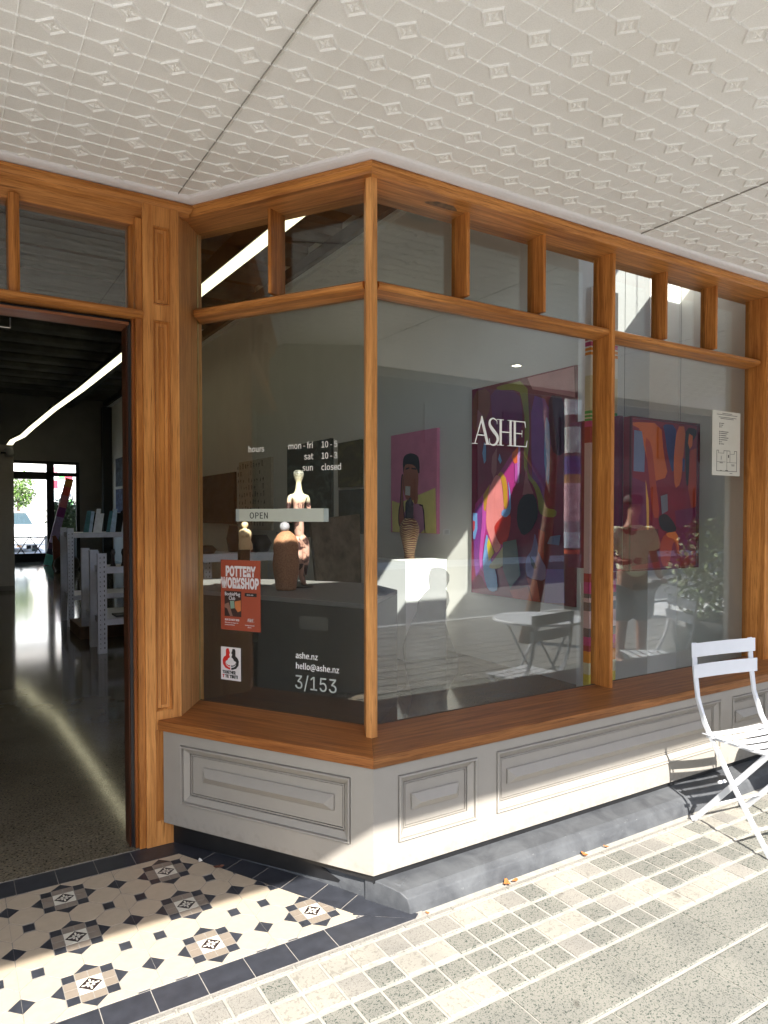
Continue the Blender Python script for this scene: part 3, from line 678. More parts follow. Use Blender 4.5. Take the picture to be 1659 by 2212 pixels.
# ceiling: concrete deck with dropped beams and timber soffit boards
G().box(-4.2, 5.25, 2.62, 27.6, 6.0, 6.2).build('ceiling', cem, shop)
tim = wood('old_ceiling_timber', 'x', (.05, .028, .015), (.15, .085, .045), rough=.7, angle=R(35), scale=.5)
g = G(); gt = G(); y = 3.4
while y < 27:
    g.loft([[(x, yy, zz) for yy, zz in ((y, 6.0), (y + .02, 5.84), (y + .14, 5.76), (y + .46, 5.74), (y + .60, 5.80), (y + .64, 6.0))] for x in (-4, 5.02)])
    gt.box(-4, 5.02, y + .66, y + 1.14, 5.93, 5.99); y += 1.16
g.build('ceiling_beam', cem, shop); gt.build('timber_lining', tim, shop)
stl = plain('charcoal_steel', (.02, .021, .022), .5, .15)
g = G(); g.box(4.86, 5.03, 2.83, 27.6, 5.53, 5.70); g.build('steel_channel', stl, shop)
g = G(); g.box(4.95, 5.03, 2.83, 27.6, 5.47, 5.53); g.build('wall_ledge', wallw, shop)
G().box(3.62, 3.84, 2.9, 27.6, 5.42, 5.73).build('steel_beam', stl, shop)
# back wall of the shop with its glazed doors
yb = 27.1
bwm = plain('back_wall_dark', (.24, .235, .22), .8, .08, 2)
g = G(); g.box(-4, 1.55, yb, yb + .2, 0, 6); g.box(4.05, 5.03, yb, yb + .2, 0, 6); g.box(1.55, 4.05, yb, yb + .2, 3.50, 6); g.build('back_wall', bwm, shop)
blkf = plain('black_door_frame', (.01, .01, .011), .4, .1)
g = G()
for a, b, z0, z1 in ((1.55, 4.05, 3.40, 3.50), (1.55, 4.05, 2.98, 3.12), (1.55, 3.12, 2.86, 2.98), (1.55, 1.70, 0, 3.4), (2.98, 3.22, 0, 3.4), (3.93, 4.05, 0, 3.4), (1.55, 3.0, 0, .28), (3.2, 4.05, 0, .06)): g.box(a, b, yb + .03, yb + .12, z0, z1)
g.build('rear_door_frame', blkf, shop)
G().box(1.7, 3.95, yb + .07, yb + .076, .06, 3.40).build('rear_pane', GLASSD, shop)
G().box(4.72, 5.03, 26.4, 26.7, 0, 5.45).build('steel_column', stl, shop)
# painted white pier and duct boxes on the party wall by the street window
# partition with a camera on its corner
pt = thing('partition_wall', 'white freestanding partition wall at the left inside the doorway', 'partition', (0, 16.95, 0))
G().box(-3.9, 1.22, 16.9, 17.1, .08, 3.10).build('panel', plain('partition_paint', (.62, .57, .50), .7, .04), pt)
G().box(-3.9, 1.222, 16.89, 17.11, 0, .10).build('skirting', plain('skirting_paint', (.34, .32, .28), .6, .04), pt)
cmr = thing('security_camera', 'small white security camera on the top corner of the partition', 'camera', (1.1, 16.9, 2.98))
whp = plain('white_plastic', (.62, .62, .60), .4, .03)
G().lathe([(.0, -.10), (.07, -.09), (.09, -.02), (.085, .05), (.05, .10), (0, .12)], (1.13, 16.84, 2.94), 14, sx=1.1).build('housing', whp, cmr, smooth=True)
G().lathe([(0, 0), (.05, .0), (.05, .03), (0, .04)], (1.02, 16.74, 2.90), 12).build('lens', BLK, cmr)
# LED strip: long line hung from the ceiling
led = emit('warm_led_diffuser', (1.0, .93, .60), .42)
ls = thing('led_strip_light', 'long glowing strip light hung below the ceiling and running to the back', 'strip light', (3.36, 15, 5.1))
pts = [(3.43, 7.06, 5), (3.33, 10.7, 5), (3.27, 15.2, 5), (3.15, 20.6, 5), (2.98, 24.9, 5), (2.37, 25.5, 4.42), (2.16, 26.0, 4.20), (1.88, 26.3, 4.05), (1.72, 26.6, 3.79)]
g = G(); gh = G()
rg = []; rh = []
for x, y, z in pts:
    rg.append([(x - .075, y, z), (x + .075, y, z), (x + .075, y, z + .05), (x - .075, y, z + .05)]); rh.append([(x - .085, y, z + .052), (x + .085, y, z + .052), (x + .085, y, z + .11), (x - .085, y, z + .11)])
g.loft(rg); gh.loft(rh); g.build('diffuser', led, ls); gh.build('housing', stl, ls)

# ================================================================== paintings on the party wall
PC = {n: plain('paint_' + n, c, .38, .10, 5) for n, c in dict(
    bg=(.24, .012, .045), maroonbrown=(.28, .07, .03), pink=(.62, .24, .26), plum=(.2, .02, .13), purple=(.22, .04, .26), dark=(.07, .008, .04), olive=(.30, .25, .035),
    magentalit=(.45, .03, .22), salmon=(.85, .27, .26), red=(.55, .03, .02), mustard=(.55, .28, .02), blue=(.19, .36, .68), orange=(.85, .15, .03), lilac=(.6, .3, .65), magenta=(.55, .08, .42),
    yellow=(.70, .52, .03), oliveblob=(.42, .36, .17), salmondk=(.42, .14, .15), black=(.025, .012, .012), lavender=(.26, .20, .42), redcoral=(.6, .1, .07), bluegrey=(.22, .24, .42), dkgreen=(.12, .14, .12),
    rust=(.75, .15, .02), rust2=(.52, .06, .016), navy=(.05, .06, .22), orangedk=(.85, .2, .03), plum2=(.22, .015, .08), dkgrey=(.22, .2, .25), orangeb=(.85, .38, .05), mar=(.14, .01, .02), bg2=(.30, .012, .035),
    pinkbg=(.72, .24, .38), yellow2=(.80, .70, .22), hair=(.015, .013, .018), skin=(.42, .15, .085), white=(.6, .6, .55), shirt=(.50, .22, .34), line=(.03, .015, .02), edge=(.5, .19, .07)).items()}
def canvas_on_wall(name, label, y_l, y_r, z0, z1, bgm, patches, edge, group=None, depth=.045, tilt=0.0):
    """canvas hung on the party wall; a runs from its left (far) edge towards the street"""
    t = thing(name, label, 'painting', (5.0, (y_l + y_r) / 2, z0), group=group)
    X = 5.03 - depth - .004
    def M(a, b, l): return (X - l, y_l - a, z0 + b + tilt * a)
    W = y_l - y_r; H = z1 - z0
    g = G(); g.loft([[M(0, 0, 0), M(W, 0, 0), M(W, H, 0), M(0, H, 0)], [M(0, 0, -depth), M(W, 0, -depth), M(W, H, -depth), M(0, H, -depth)]])
    g.build('canvas', [bgm, edge], t)
    if patches:
        g = G(); ms = []
        for i, (k_, pl) in enumerate(patches):
            m = PC[k_] if isinstance(k_, str) else k_
            if m not in ms: ms.append(m)
            pl2 = [(min(max(a, .004), W - .004), min(max(b, .004), H - .004)) for a, b in pl]
            pl3 = smooth_poly(pl2)
            g.add([M(a, b, .0012 + .0006 * i) for a, b in pl3], [tuple(range(len(pl3)))], ms.index(m))
        g.build('painted_shapes', ms, t, fixn=False)
    return t
def smooth_poly(p):
    if len(p) < 6: return p
    out = []
    for i in range(len(p)):
        a, b = p[i], p[(i + 1) % len(p)]
        out.append((a[0] * .78 + b[0] * .22, a[1] * .78 + b[1] * .22)); out.append((a[0] * .22 + b[0] * .78, a[1] * .22 + b[1] * .78))
    return out
BIG=[
('maroonbrown', [(0.022, 2.235), (0.298, 2.232), (0.312, 2.005), (0.226, 1.888), (0.076, 1.775), (-0.002, 1.848)]) ,
('pink', [(0.879, 2.247), (1.499, 2.251), (1.519, 1.96), (0.953, 2.121)]) ,
('plum', [(0.311, 2.227), (0.761, 2.143), (0.828, 1.819), (0.742, 1.617), (0.516, 1.606), (0.349, 1.874)]) ,
('purple', [(0.933, 2.073), (1.178, 1.98), (1.22, 1.575), (1.144, 1.148), (1.089, 0.932), (1.023, 1.064), (0.949, 1.244)]) ,
('dark', [(1.178, 2.037), (1.39, 1.978), (1.413, 1.474), (1.318, 1.425), (1.221, 1.489), (1.179, 1.779)]) ,
('olive', [(0.418, 2.234), (0.879, 2.229), (0.913, 1.809), (0.915, 1.602), (0.878, 1.382), (0.921, 1.26), (1.043, 1.166), (1.125, 1.004), (1.15, 0.931), (1.293, 0.916), (1.284, 0.844), (1.146, 0.844), (1.055, 0.888), (1.033, 1.035), (0.981, 1.154), (0.874, 1.262), (0.831, 1.369), (0.854, 1.816), (0.805, 2.032), (0.761, 2.143), (0.419, 2.195)]) ,
('magentalit', [(0.028, 0.957), (0.23, 1.116), (0.517, 1.357), (0.654, 1.503), (0.764, 1.57), (0.771, 1.222), (0.656, 1.12), (0.612, 0.859), (0.522, 0.484), (0.285, 0.055), (0.159, 0.224), (0.063, 0.167)]) ,  # sun band across the canvas, painted in as a brighter magenta
('purple', [(0.028, 0.891), (0.206, 1.036), (0.202, 0.778), (0.153, 0.468), (0.159, 0.24), (0.063, 0.167)]) ,
('salmon', [(0.292, 1.131), (0.4, 1.293), (0.483, 1.281), (0.518, 1.139), (0.543, 0.921), (0.52, 0.827), (0.426, 0.78), (0.391, 0.716), (0.427, 0.638), (0.503, 0.546), (0.464, 0.481), (0.404, 0.455), (0.319, 0.619), (0.252, 0.746), (0.263, 1.003)]) ,
('red', [(0.52, 0.851), (0.607, 0.905), (0.658, 0.828), (0.607, 0.596), (0.498, 0.538), (0.415, 0.637), (0.386, 0.732), (0.426, 0.788)]) ,
('mustard', [(0.435, 1.283), (0.499, 1.335), (0.592, 1.23), (0.605, 0.936), (0.543, 0.924), (0.525, 1.155), (0.483, 1.281)]) ,
('blue', [(0.52, 0.921), (0.612, 0.936), (0.627, 1.074), (0.601, 1.245), (0.647, 1.089), (0.653, 0.889), (0.571, 0.835), (0.497, 0.866)]) ,
('orange', [(0.671, 1.509), (0.753, 1.563), (0.769, 1.418), (0.715, 1.384), (0.661, 1.456)]) ,
('lilac', [(0.764, 1.562), (0.79, 1.571), (0.775, 1.207), (0.753, 1.185), (0.749, 1.465)]) ,
('magenta', [(0.71, 1.392), (0.75, 1.405), (0.753, 1.185), (0.711, 1.217)]) ,
('magenta', [(0.201, 1.085), (0.235, 1.1), (0.264, 0.778), (0.213, 0.535), (0.189, 0.339), (0.24, 0.229), (0.159, 0.272), (0.141, 0.451), (0.192, 0.778)]) ,
('mustard', [(0.211, 1.085), (0.323, 1.201), (0.292, 1.083), (0.251, 0.907), (0.221, 0.923)]) ,
('blue', [(0.277, 0.682), (0.319, 0.507), (0.327, 0.395), (0.429, 0.258), (0.459, 0.071), (0.382, 0.039), (0.297, 0.056), (0.235, 0.18), (0.204, 0.356), (0.238, 0.552)]) ,
('yellow', [(0.302, 0.626), (0.399, 0.463), (0.308, 0.362), (0.278, 0.537)]) ,
('oliveblob', [(0.296, 0.305), (0.428, 0.416), (0.545, 0.547), (0.614, 0.58), (0.631, 0.427), (0.523, 0.312), (0.381, 0.284)]) ,
('blue', [(0.036, 0.891), (0.113, 0.886), (0.117, 0.711), (0.076, 0.596), (0.043, 0.603)]) ,
('red', [(0.042, 0.806), (0.075, 0.793), (0.07, 0.711), (0.045, 0.674)]) ,
('blue', [(1.159, 1.839), (1.209, 1.718), (1.207, 1.289), (1.194, 1.146), (1.164, 1.205), (1.13, 1.409), (1.14, 1.726)]) ,
('blue', [(0.228, 1.663), (0.26, 1.628), (0.261, 1.452), (0.229, 1.422), (0.198, 1.537)]) ,
('blue', [(0.481, 1.516), (0.517, 1.435), (0.494, 1.405), (0.458, 1.455)]) ,
('salmondk', [(0.113, 2.031), (0.201, 1.955), (0.239, 1.758), (0.152, 1.767), (0.101, 1.837)]) ,
('salmondk', [(0.363, 1.493), (0.441, 1.581), (0.435, 1.331), (0.388, 1.254), (0.352, 1.335)]) ,
('salmondk', [(0.884, 1.366), (0.917, 1.216), (0.992, 1.08), (0.833, 1.069), (0.864, 1.218)]) ,
('black', [(0.768, 0.995), (0.876, 1.083), (1.023, 1.064), (1.065, 0.859), (0.963, 0.71), (0.835, 0.648), (0.747, 0.783)]) ,
('lavender', [(1.015, 0.697), (1.053, 0.565), (1.099, 0.436), (1.174, 0.353), (1.171, 0.215), (0.913, 0.232), (0.881, 0.319), (0.895, 0.44), (0.964, 0.503), (0.995, 0.593)]) ,
('black', [(0.948, 0.457), (0.996, 0.415), (1.044, 0.344), (1.011, 0.32), (0.965, 0.369)]) ,
('red', [(1.066, 0.727), (1.151, 0.699), (1.133, 0.423), (1.057, 0.507)]) ,
('redcoral', [(0.902, 0.231), (1.049, 0.212), (1.096, -0.018), (0.999, -0.014), (0.946, 0.13)]) ,
('redcoral', [(0.651, 0.08), (0.924, 0.143), (0.978, -0.001), (0.707, -0.006)]) ,
('purple', [(1.17, 0.338), (1.403, 0.353), (1.424, 0.031), (1.152, -0.005)]) ,
('bluegrey', [(1.227, 0.658), (1.362, 0.675), (1.344, 0.576), (1.188, 0.585)]) ,
('dkgreen', [(0.545, 0.578), (0.748, 0.615), (0.816, 0.254), (0.662, 0.105), (0.546, 0.298)]) ,
]
SEC=[
('rust', [(0.013, 0.997), (0.325, 1.007), (0.354, 0.805), (0.409, 0.641), (0.241, 0.603), (0.163, 0.796), (0.111, 0.955), (0.025, 0.974)]) ,
('bluegrey', [(0.044, 0.943), (0.123, 0.94), (0.156, 0.804), (0.152, 0.666), (0.041, 0.67)]) ,
('rust2', [(0.149, 0.909), (0.225, 0.865), (0.266, 0.637), (0.321, 0.357), (0.244, 0.357), (0.202, 0.635)]) ,
('navy', [(0.338, 1.003), (0.483, 1.005), (0.499, 0.863), (0.462, 0.643), (0.393, 0.807), (0.365, 0.939)]) ,
('rust', [(0.497, 0.997), (0.598, 1.004), (0.568, 0.765), (0.543, 0.594), (0.476, 0.559), (0.46, 0.76)]) ,
('black', [(0.599, 0.996), (0.724, 0.995), (0.72, 0.943), (0.635, 0.87), (0.639, 0.596), (0.605, 0.578), (0.587, 0.867)]) ,
('orangedk', [(0.634, 0.955), (0.676, 0.941), (0.67, 0.872), (0.642, 0.845), (0.621, 0.886)]) ,
('rust2', [(0.649, 0.836), (0.719, 0.857), (0.723, 0.442), (0.67, 0.416), (0.626, 0.562)]) ,
('plum2', [(0.479, 0.407), (0.726, 0.434), (0.731, 0.13), (0.62, 0.081), (0.508, 0.221)]) ,
('black', [(0.295, 0.365), (0.373, 0.39), (0.453, 0.34), (0.508, 0.272), (0.428, 0.247), (0.322, 0.282)]) ,
('rust2', [(0.362, 0.248), (0.508, 0.255), (0.53, 0.135), (0.517, 0.085), (0.468, 0.221), (0.418, 0.02), (0.339, 0.023), (0.311, 0.157)]) ,
('orangedk', [(0.375, 0.252), (0.514, 0.263), (0.526, 0.101), (0.502, 0.187), (0.455, 0.213), (0.402, 0.222)]) ,
('plum2', [(0.017, 0.63), (0.165, 0.593), (0.169, 0.308), (0.022, 0.269)]) ,
('dkgrey', [(0.319, 0.506), (0.391, 0.524), (0.399, 0.407), (0.334, 0.382)]) ,
('orangeb', [(0.155, 0.634), (0.172, 0.553), (0.195, 0.455), (0.195, 0.242), (0.176, 0.226), (0.167, 0.455)]) ,
('navy', [(0.554, 0.781), (0.582, 0.765), (0.576, 0.68), (0.555, 0.688)]) ,
('mar', [(0.022, 0.269), (0.296, 0.282), (0.299, 0.058), (0.024, 0.035)]) ,
]
POR=[
('yellow2', [(0.025, 0.417), (0.197, 0.381), (0.994, 0.552), (1.047, -0.003), (0.04, -0.0)]) ,
('hair', [(0.301, 0.731), (0.283, 0.921), (0.335, 0.994), (0.487, 1.01), (0.634, 0.962), (0.667, 0.86), (0.661, 0.713), (0.537, 0.849), (0.335, 0.843)]) ,
('skin', [(0.318, 0.825), (0.352, 0.879), (0.537, 0.858), (0.635, 0.77), (0.641, 0.659), (0.619, 0.476), (0.521, 0.404), (0.37, 0.416), (0.308, 0.522), (0.284, 0.675)]) ,
('hair', [(0.352, 0.823), (0.437, 0.833), (0.444, 0.817), (0.352, 0.8)]) ,
('hair', [(0.487, 0.824), (0.596, 0.809), (0.596, 0.79), (0.487, 0.806)]) ,
('white', [(0.352, 0.596), (0.464, 0.587), (0.457, 0.471), (0.346, 0.483)]) ,
('shirt', [(0.387, 0.35), (0.537, 0.385), (0.7, 0.355), (0.763, 0.255), (0.795, 0.004), (0.319, -0.0), (0.301, 0.218)]) ,
('line', [(0.183, 0.257), (0.232, 0.409), (0.259, 0.752), (0.308, 0.749), (0.301, 0.408), (0.353, 0.124), (0.302, 0.047), (0.19, 0.084)]) ,
('skin', [(0.207, 0.257), (0.249, 0.39), (0.28, 0.732), (0.301, 0.731), (0.294, 0.389), (0.329, 0.123), (0.274, 0.07), (0.207, 0.103)]) ,
('skin', [(0.537, 0.701), (0.602, 0.707), (0.628, 0.586), (0.642, 0.384), (0.554, 0.348), (0.521, 0.516)]) ,
('line', [(0.661, 0.365), (0.763, 0.349), (0.802, 0.005), (0.777, 0.004), (0.744, 0.328), (0.661, 0.347)]) ,
]

blackm = plain('black_canvas_edge', (.02, .018, .018), .6, .2)
canvas_on_wall('abstract_painting', 'tall dark red abstract painting with pink, blue and olive drips on the grey wall', 6.14, 4.62, .74, 3.0, PC['bg'], BIG, PC['mar'])
canvas_on_wall('portrait_painting', 'pink and yellow portrait of a figure covering the face with both hands', 7.82, 6.80, 1.38, 2.65, PC['pinkbg'], POR, PC['edge'])
def cloudy(name, a, b, c, sc_=2.2):
    if name in MATS: return MATS[name]
    k = N(name); v = k.map((1, 1, 2)); f = k.noise(v, sc_, 5, .65, .6); k.col(k.ramp(f, [(.3, a), (.52, b), (.72, c)])); k.rough(.8); k.spec(.2); return k.m
canvas_on_wall('landscape_painting', 'small murky green field painting, upper of two beside the corner post', 9.30, 8.62, 2.02, 2.68, cloudy('green_field_paint', (.012, .018, .012), (.035, .045, .015), (.10, .11, .03)), None, blackm, 'dark landscapes on the side wall')
canvas_on_wall('landscape_painting', 'small blue green sea painting, lower of two beside the corner post', 9.28, 8.60, 1.34, 1.98, cloudy('blue_sea_paint', (.008, .02, .022), (.02, .05, .055), (.07, .12, .11)), None, blackm, 'dark landscapes on the side wall')
canvas_on_wall('seascape_painting', 'large dark teal painting with pale clouds behind the tall standing figure', 11.15, 9.52, 1.25, 2.78, cloudy('teal_cloud_paint', (.008, .018, .02), (.02, .05, .05), (.11, .19, .17)), None, blackm, 'dark landscapes on the side wall')
canvas_on_wall('dusk_painting', 'wide dark grey blue painting at the far left behind the hours lettering', 15.9, 13.75, 1.43, 2.49, cloudy('dusk_paint', (.012, .014, .018), (.025, .03, .04), (.05, .05, .055)), None, blackm, 'dark landscapes on the side wall')
# glyph painting
gl = []; random.seed(3); kglyph = plain('glyph_ink', (.02, .017, .015), .6, .2)
for r in range(9):
    for q in range(10):
        if random.random() < .12: continue
        a = .10 + q * .142 + random.uniform(-.015, .015); b = .08 + r * .137; wd = random.uniform(.02, .05); ht = random.uniform(.06, .10); t = random.randint(0, 4)
        if t == 0: gl.append((kglyph, [(a, b), (a + wd, b), (a + wd, b + ht), (a, b + ht)]))
        elif t == 1: gl += [(kglyph, [(a, b), (a + .02, b), (a + .02, b + ht), (a, b + ht)]), (kglyph, [(a - .025, b + ht * .5), (a + .045, b + ht * .5), (a + .045, b + ht * .5 + .018), (a - .025, b + ht * .5 + .018)])]
        elif t == 2: gl.append((kglyph, [(a, b), (a + wd * 1.6, b), (a + wd * .8, b + ht)]))
        elif t == 3: gl += [(kglyph, [(a, b), (a + .018, b), (a + .018, b + ht), (a, b + ht)]), (kglyph, [(a + .04, b), (a + .058, b), (a + .058, b + ht), (a + .04, b + ht)]), (kglyph, [(a, b + ht), (a + .058, b + ht), (a + .058, b + ht + .018), (a, b + ht + .018)])]
        else: gl.append((kglyph, [(a, b + ht * .5), (a + wd * .7, b), (a + wd * 1.4, b + ht * .5), (a + wd * .7, b + ht)]))
random.seed(11)
canvas_on_wall('glyph_painting', 'pale brown painting covered in rows of small black glyphs', 13.5, 11.85, 1.33, 2.66, plain('glyph_paper', (.55, .47, .36), .7, .12), gl, plain('kraft_edge', (.22, .15, .09), .7))
wl_ = thing('wall_label', 'small white caption card beside the pink portrait', 'label', (5.0, 6.7, 1.38)); G().box(5.024, 5.03, 6.60, 6.73, 1.37, 1.44).build('card', plain('white_card', (.8, .8, .8), .5, .02), wl_)
g = G()
for i in range(4): g.box(5.0232, 5.0238, 6.62, 6.70 - .01 * (i % 2), 1.382 + .013 * i, 1.386 + .013 * i)
g.build('caption_text', plain('grey_print', (.2, .2, .2), .6), wl_)
# small works on the wall far back by the rear doors
for i, (y0, y1, z0, z1, c, lab) in enumerate([(25.6, 24.2, 2.6, 3.55, (.10, .12, .16), 'small blue grey study high on the wall near the rear doors'), (23.6, 22.4, 2.35, 3.55, (.14, .15, .15), 'pale grey study, second from the rear doors in the top row'),
        (25.6, 24.2, 1.7, 2.5, (.08, .10, .20), 'small deep blue study in the middle row by the rear doors'), (23.6, 22.4, 1.1, 2.05, (.18, .2, .22), 'pale canvas low on the wall near the display racks'), (25.6, 24.3, .9, 1.6, (.06, .07, .09), 'darkest small study, lowest by the rear doors'), (18.5, 17.4, 2.55, 3.7, (.12, .115, .10), 'grey canvas behind the door jamb above the racks')]):
    canvas_on_wall('small_painting', lab, y0, y1, z0, z1, cloudy('study_paint_%s' % 'abcdef'[i], tuple(q * .4 for q in c), c, tuple(min(1, q * 2) for q in c), 4), None, blackm, 'small studies on the far wall')
# hanging painting in the right window
hp = thing('hanging_painting', 'deep maroon canvas with orange drips hung on thin wires in the right window', 'painting', (4.2, 3.2, 1.2))
def MH(a, b, l): return (3.852 + a, 3.10 - l, 1.227 + b)
g = G(); g.loft([[MH(0, 0, 0), MH(.742, 0, 0), MH(.742, 1.032, 0), MH(0, 1.032, 0)], [MH(0, 0, -.05), MH(.742, 0, -.05), MH(.742, 1.032, -.05), MH(0, 1.032, -.05)]]); g.build('canvas', PC['bg2'], hp)
g = G(); ms = []
for i, (k_, pl) in enumerate(SEC):
    m = PC[k_]
    if m not in ms: ms.append(m)
    pl = smooth_poly([(min(max(a, .02), .722), min(max(b, .02), 1.012)) for a, b in pl]); g.add([MH(a, b, .001 + .0005 * i) for a, b in pl], [tuple(range(len(pl)))], ms.index(m))
g.build('painted_shapes', ms, hp, fixn=False)
g = G()
for a, b, c_2, d in ((0, .742, 0, .012), (0, .742, 1.02, 1.032), (0, .012, .012, 1.02), (.73, .742, .012, 1.02)): g.loft([[MH(a, c_2, .0), MH(b, c_2, 0), MH(b, d, 0), MH(a, d, 0)], [MH(a, c_2, .016), MH(b, c_2, .016), MH(b, d, .016), MH(a, d, .016)]])
g.build('frame', plain('maroon_frame', (.14, .01, .025), .4), hp)
for x in (3.86, 4.46): G().tube([(x, 3.15, 2.25), (x, 3.15, 5.7)], .0016, 5).build('hanging_wire', stl, hp)
# second deep canvas behind it, edge on to the street
dc = thing('edge_on_canvas', 'dark plum canvas box standing edge on behind the maroon one', 'painting', (3.78, 3.4, 1.2))
G().box(3.835, 3.875, 3.17, 3.62, 1.225, 2.27).build('canvas', PC['plum2'], dc)
# striped box column behind the oak mullion
cl = thing('striped_column', 'tall flat cream and pink column banded with green, magenta and orange stripes', 'column', (3.87, 3.45, 0))
cream = plain('column_cream', (.70, .64, .44), .6, .03); cw = plain('column_white', (.80, .80, .76), .6, .03); cpk = plain('column_pink', (.66, .46, .47), .6, .03)
gre = plain('column_green', (.06, .42, .12), .6); mag = plain('column_magenta', (.55, .05, .22), .6); redd = plain('column_red', (.38, .04, .06), .6); ora = plain('column_orange', (.80, .28, .04), .6); ylw = plain('column_yellow', (.75, .60, .10), .6); blk2 = plain('column_grey', (.12, .12, .14), .6)
def lat(z): return 3.86, 3.44
bands = [(0.0, .50, ylw), (.50, .58, cream), (.58, .66, ora), (.66, .70, redd), (.70, .76, mag), (.76, .82, blk2), (.82, .94, cpk), (.94, 1.00, blk2), (1.0, 1.03, cpk), (1.03, 1.06, blk2), (1.06, 1.09, mag), (1.09, 1.14, mag), (1.14, 1.20, redd), (1.20, 2.10, cpk), (2.10, 2.16, redd), (2.16, 2.21, redd), (2.21, 2.25, mag), (2.25, 2.265, gre), (2.265, 2.275, cream), (2.275, 2.29, gre), (2.29, 2.30, cream), (2.30, 2.32, gre), (2.32, 2.56, cream), (2.56, 2.70, cw),
         (2.70, 2.72, ora), (2.72, 2.73, cw), (2.73, 2.75, ora), (2.75, 2.76, cw), (2.76, 2.79, mag), (2.79, 2.80, cw), (2.80, 2.82, redd), (2.82, 2.84, cw), (2.84, 2.86, gre), (2.86, 2.875, cw), (2.875, 2.895, gre), (2.895, 3.16, cw)]
g = G(); ms = []
for z0, z1, m in bands:
    if m not in ms: ms.append(m)
    g.box(3.745, 4.02, 3.34, 3.39, z0, z1, ms.index(m))
g.build('shaft', ms, cl)
# white pier and boxed ducts against the party wall
dct = thing('boxed_duct', 'tall white plaster pier boxed out from the wall in the right window', 'duct', (4.9, 3.9, 0)); G().box(4.665, 5.029, 3.57, 4.30, 0, 5.4).build('casing', wallw, dct)

# ================================================================== window lettering and stickers
vin = plain('white_vinyl', (.88, .88, .87), .5, .02); vin2 = plain('frosted_vinyl', (.46, .50, .46), .5, .02); ink = plain('black_print', (.012, .012, .012), .5, .1)
LW = GW - .0012
ex = -SD; ez = Vector((0, 0, 1)); en = ex.cross(ez)
def MS(t, z, w_=None):       # frame on the splay glass: x reads left to right, y up, z outwards
    p = Vector(SP(t, LW if w_ is None else w_, z)); m = Matrix((ex, ez, en)).transposed().to_4x4(); m.translation = p; return m
def MF(u, z, w_=None):
    p = Vector(FR(u, LW if w_ is None else w_, z)); m = Matrix((XD, ez, Vector((0, -1, 0)))).transposed().to_4x4(); m.translation = p; return m
def lines(name, label, items, mat, cat='lettering', group=None):
    t = thing(name, label, cat, tuple(items[0][2].translation), group=group)
    for s, sz, M, al, sx in items: text('word', s, sz, M, mat, t, align=al, sx=sx, bold=.0003 if sz < .05 else 0, font=F_TXT if sz < .05 else F_INT)
    return t
S_ = .0415
lines('hours_lettering', 'white opening hours lettering on the dark angled pane: hours, mon - fri, sat, sun', [
    ('hours', S_, MS(.903, 1.921), 'LEFT', .94), ('mon - fri', S_, MS(.514, 1.9265), 'RIGHT', .94), ('10 - 5', S_, MS(.470, 1.9265), 'LEFT', .94),
    ('sat', S_, MS(.514, 1.8725), 'RIGHT', .94), ('10 - 3', S_, MS(.470, 1.8725), 'LEFT', .94), ('sun', S_, MS(.514, 1.818), 'RIGHT', .94), ('closed', S_, MS(.470, 1.818), 'LEFT', .94)], vin)
lines('contact_lettering', 'white web and email address lettering low on the angled pane', [('ashe.nz', .0405, MS(.620, .898), 'LEFT', .94), ('hello@ashe.nz', .0405, MS(.620, .846), 'LEFT', .94)], vin)
lines('street_number', 'large frosted numerals 3/153 at the foot of the angled pane', [('3/153', .094, MS(.627, .748), 'LEFT', .93)], vin2)
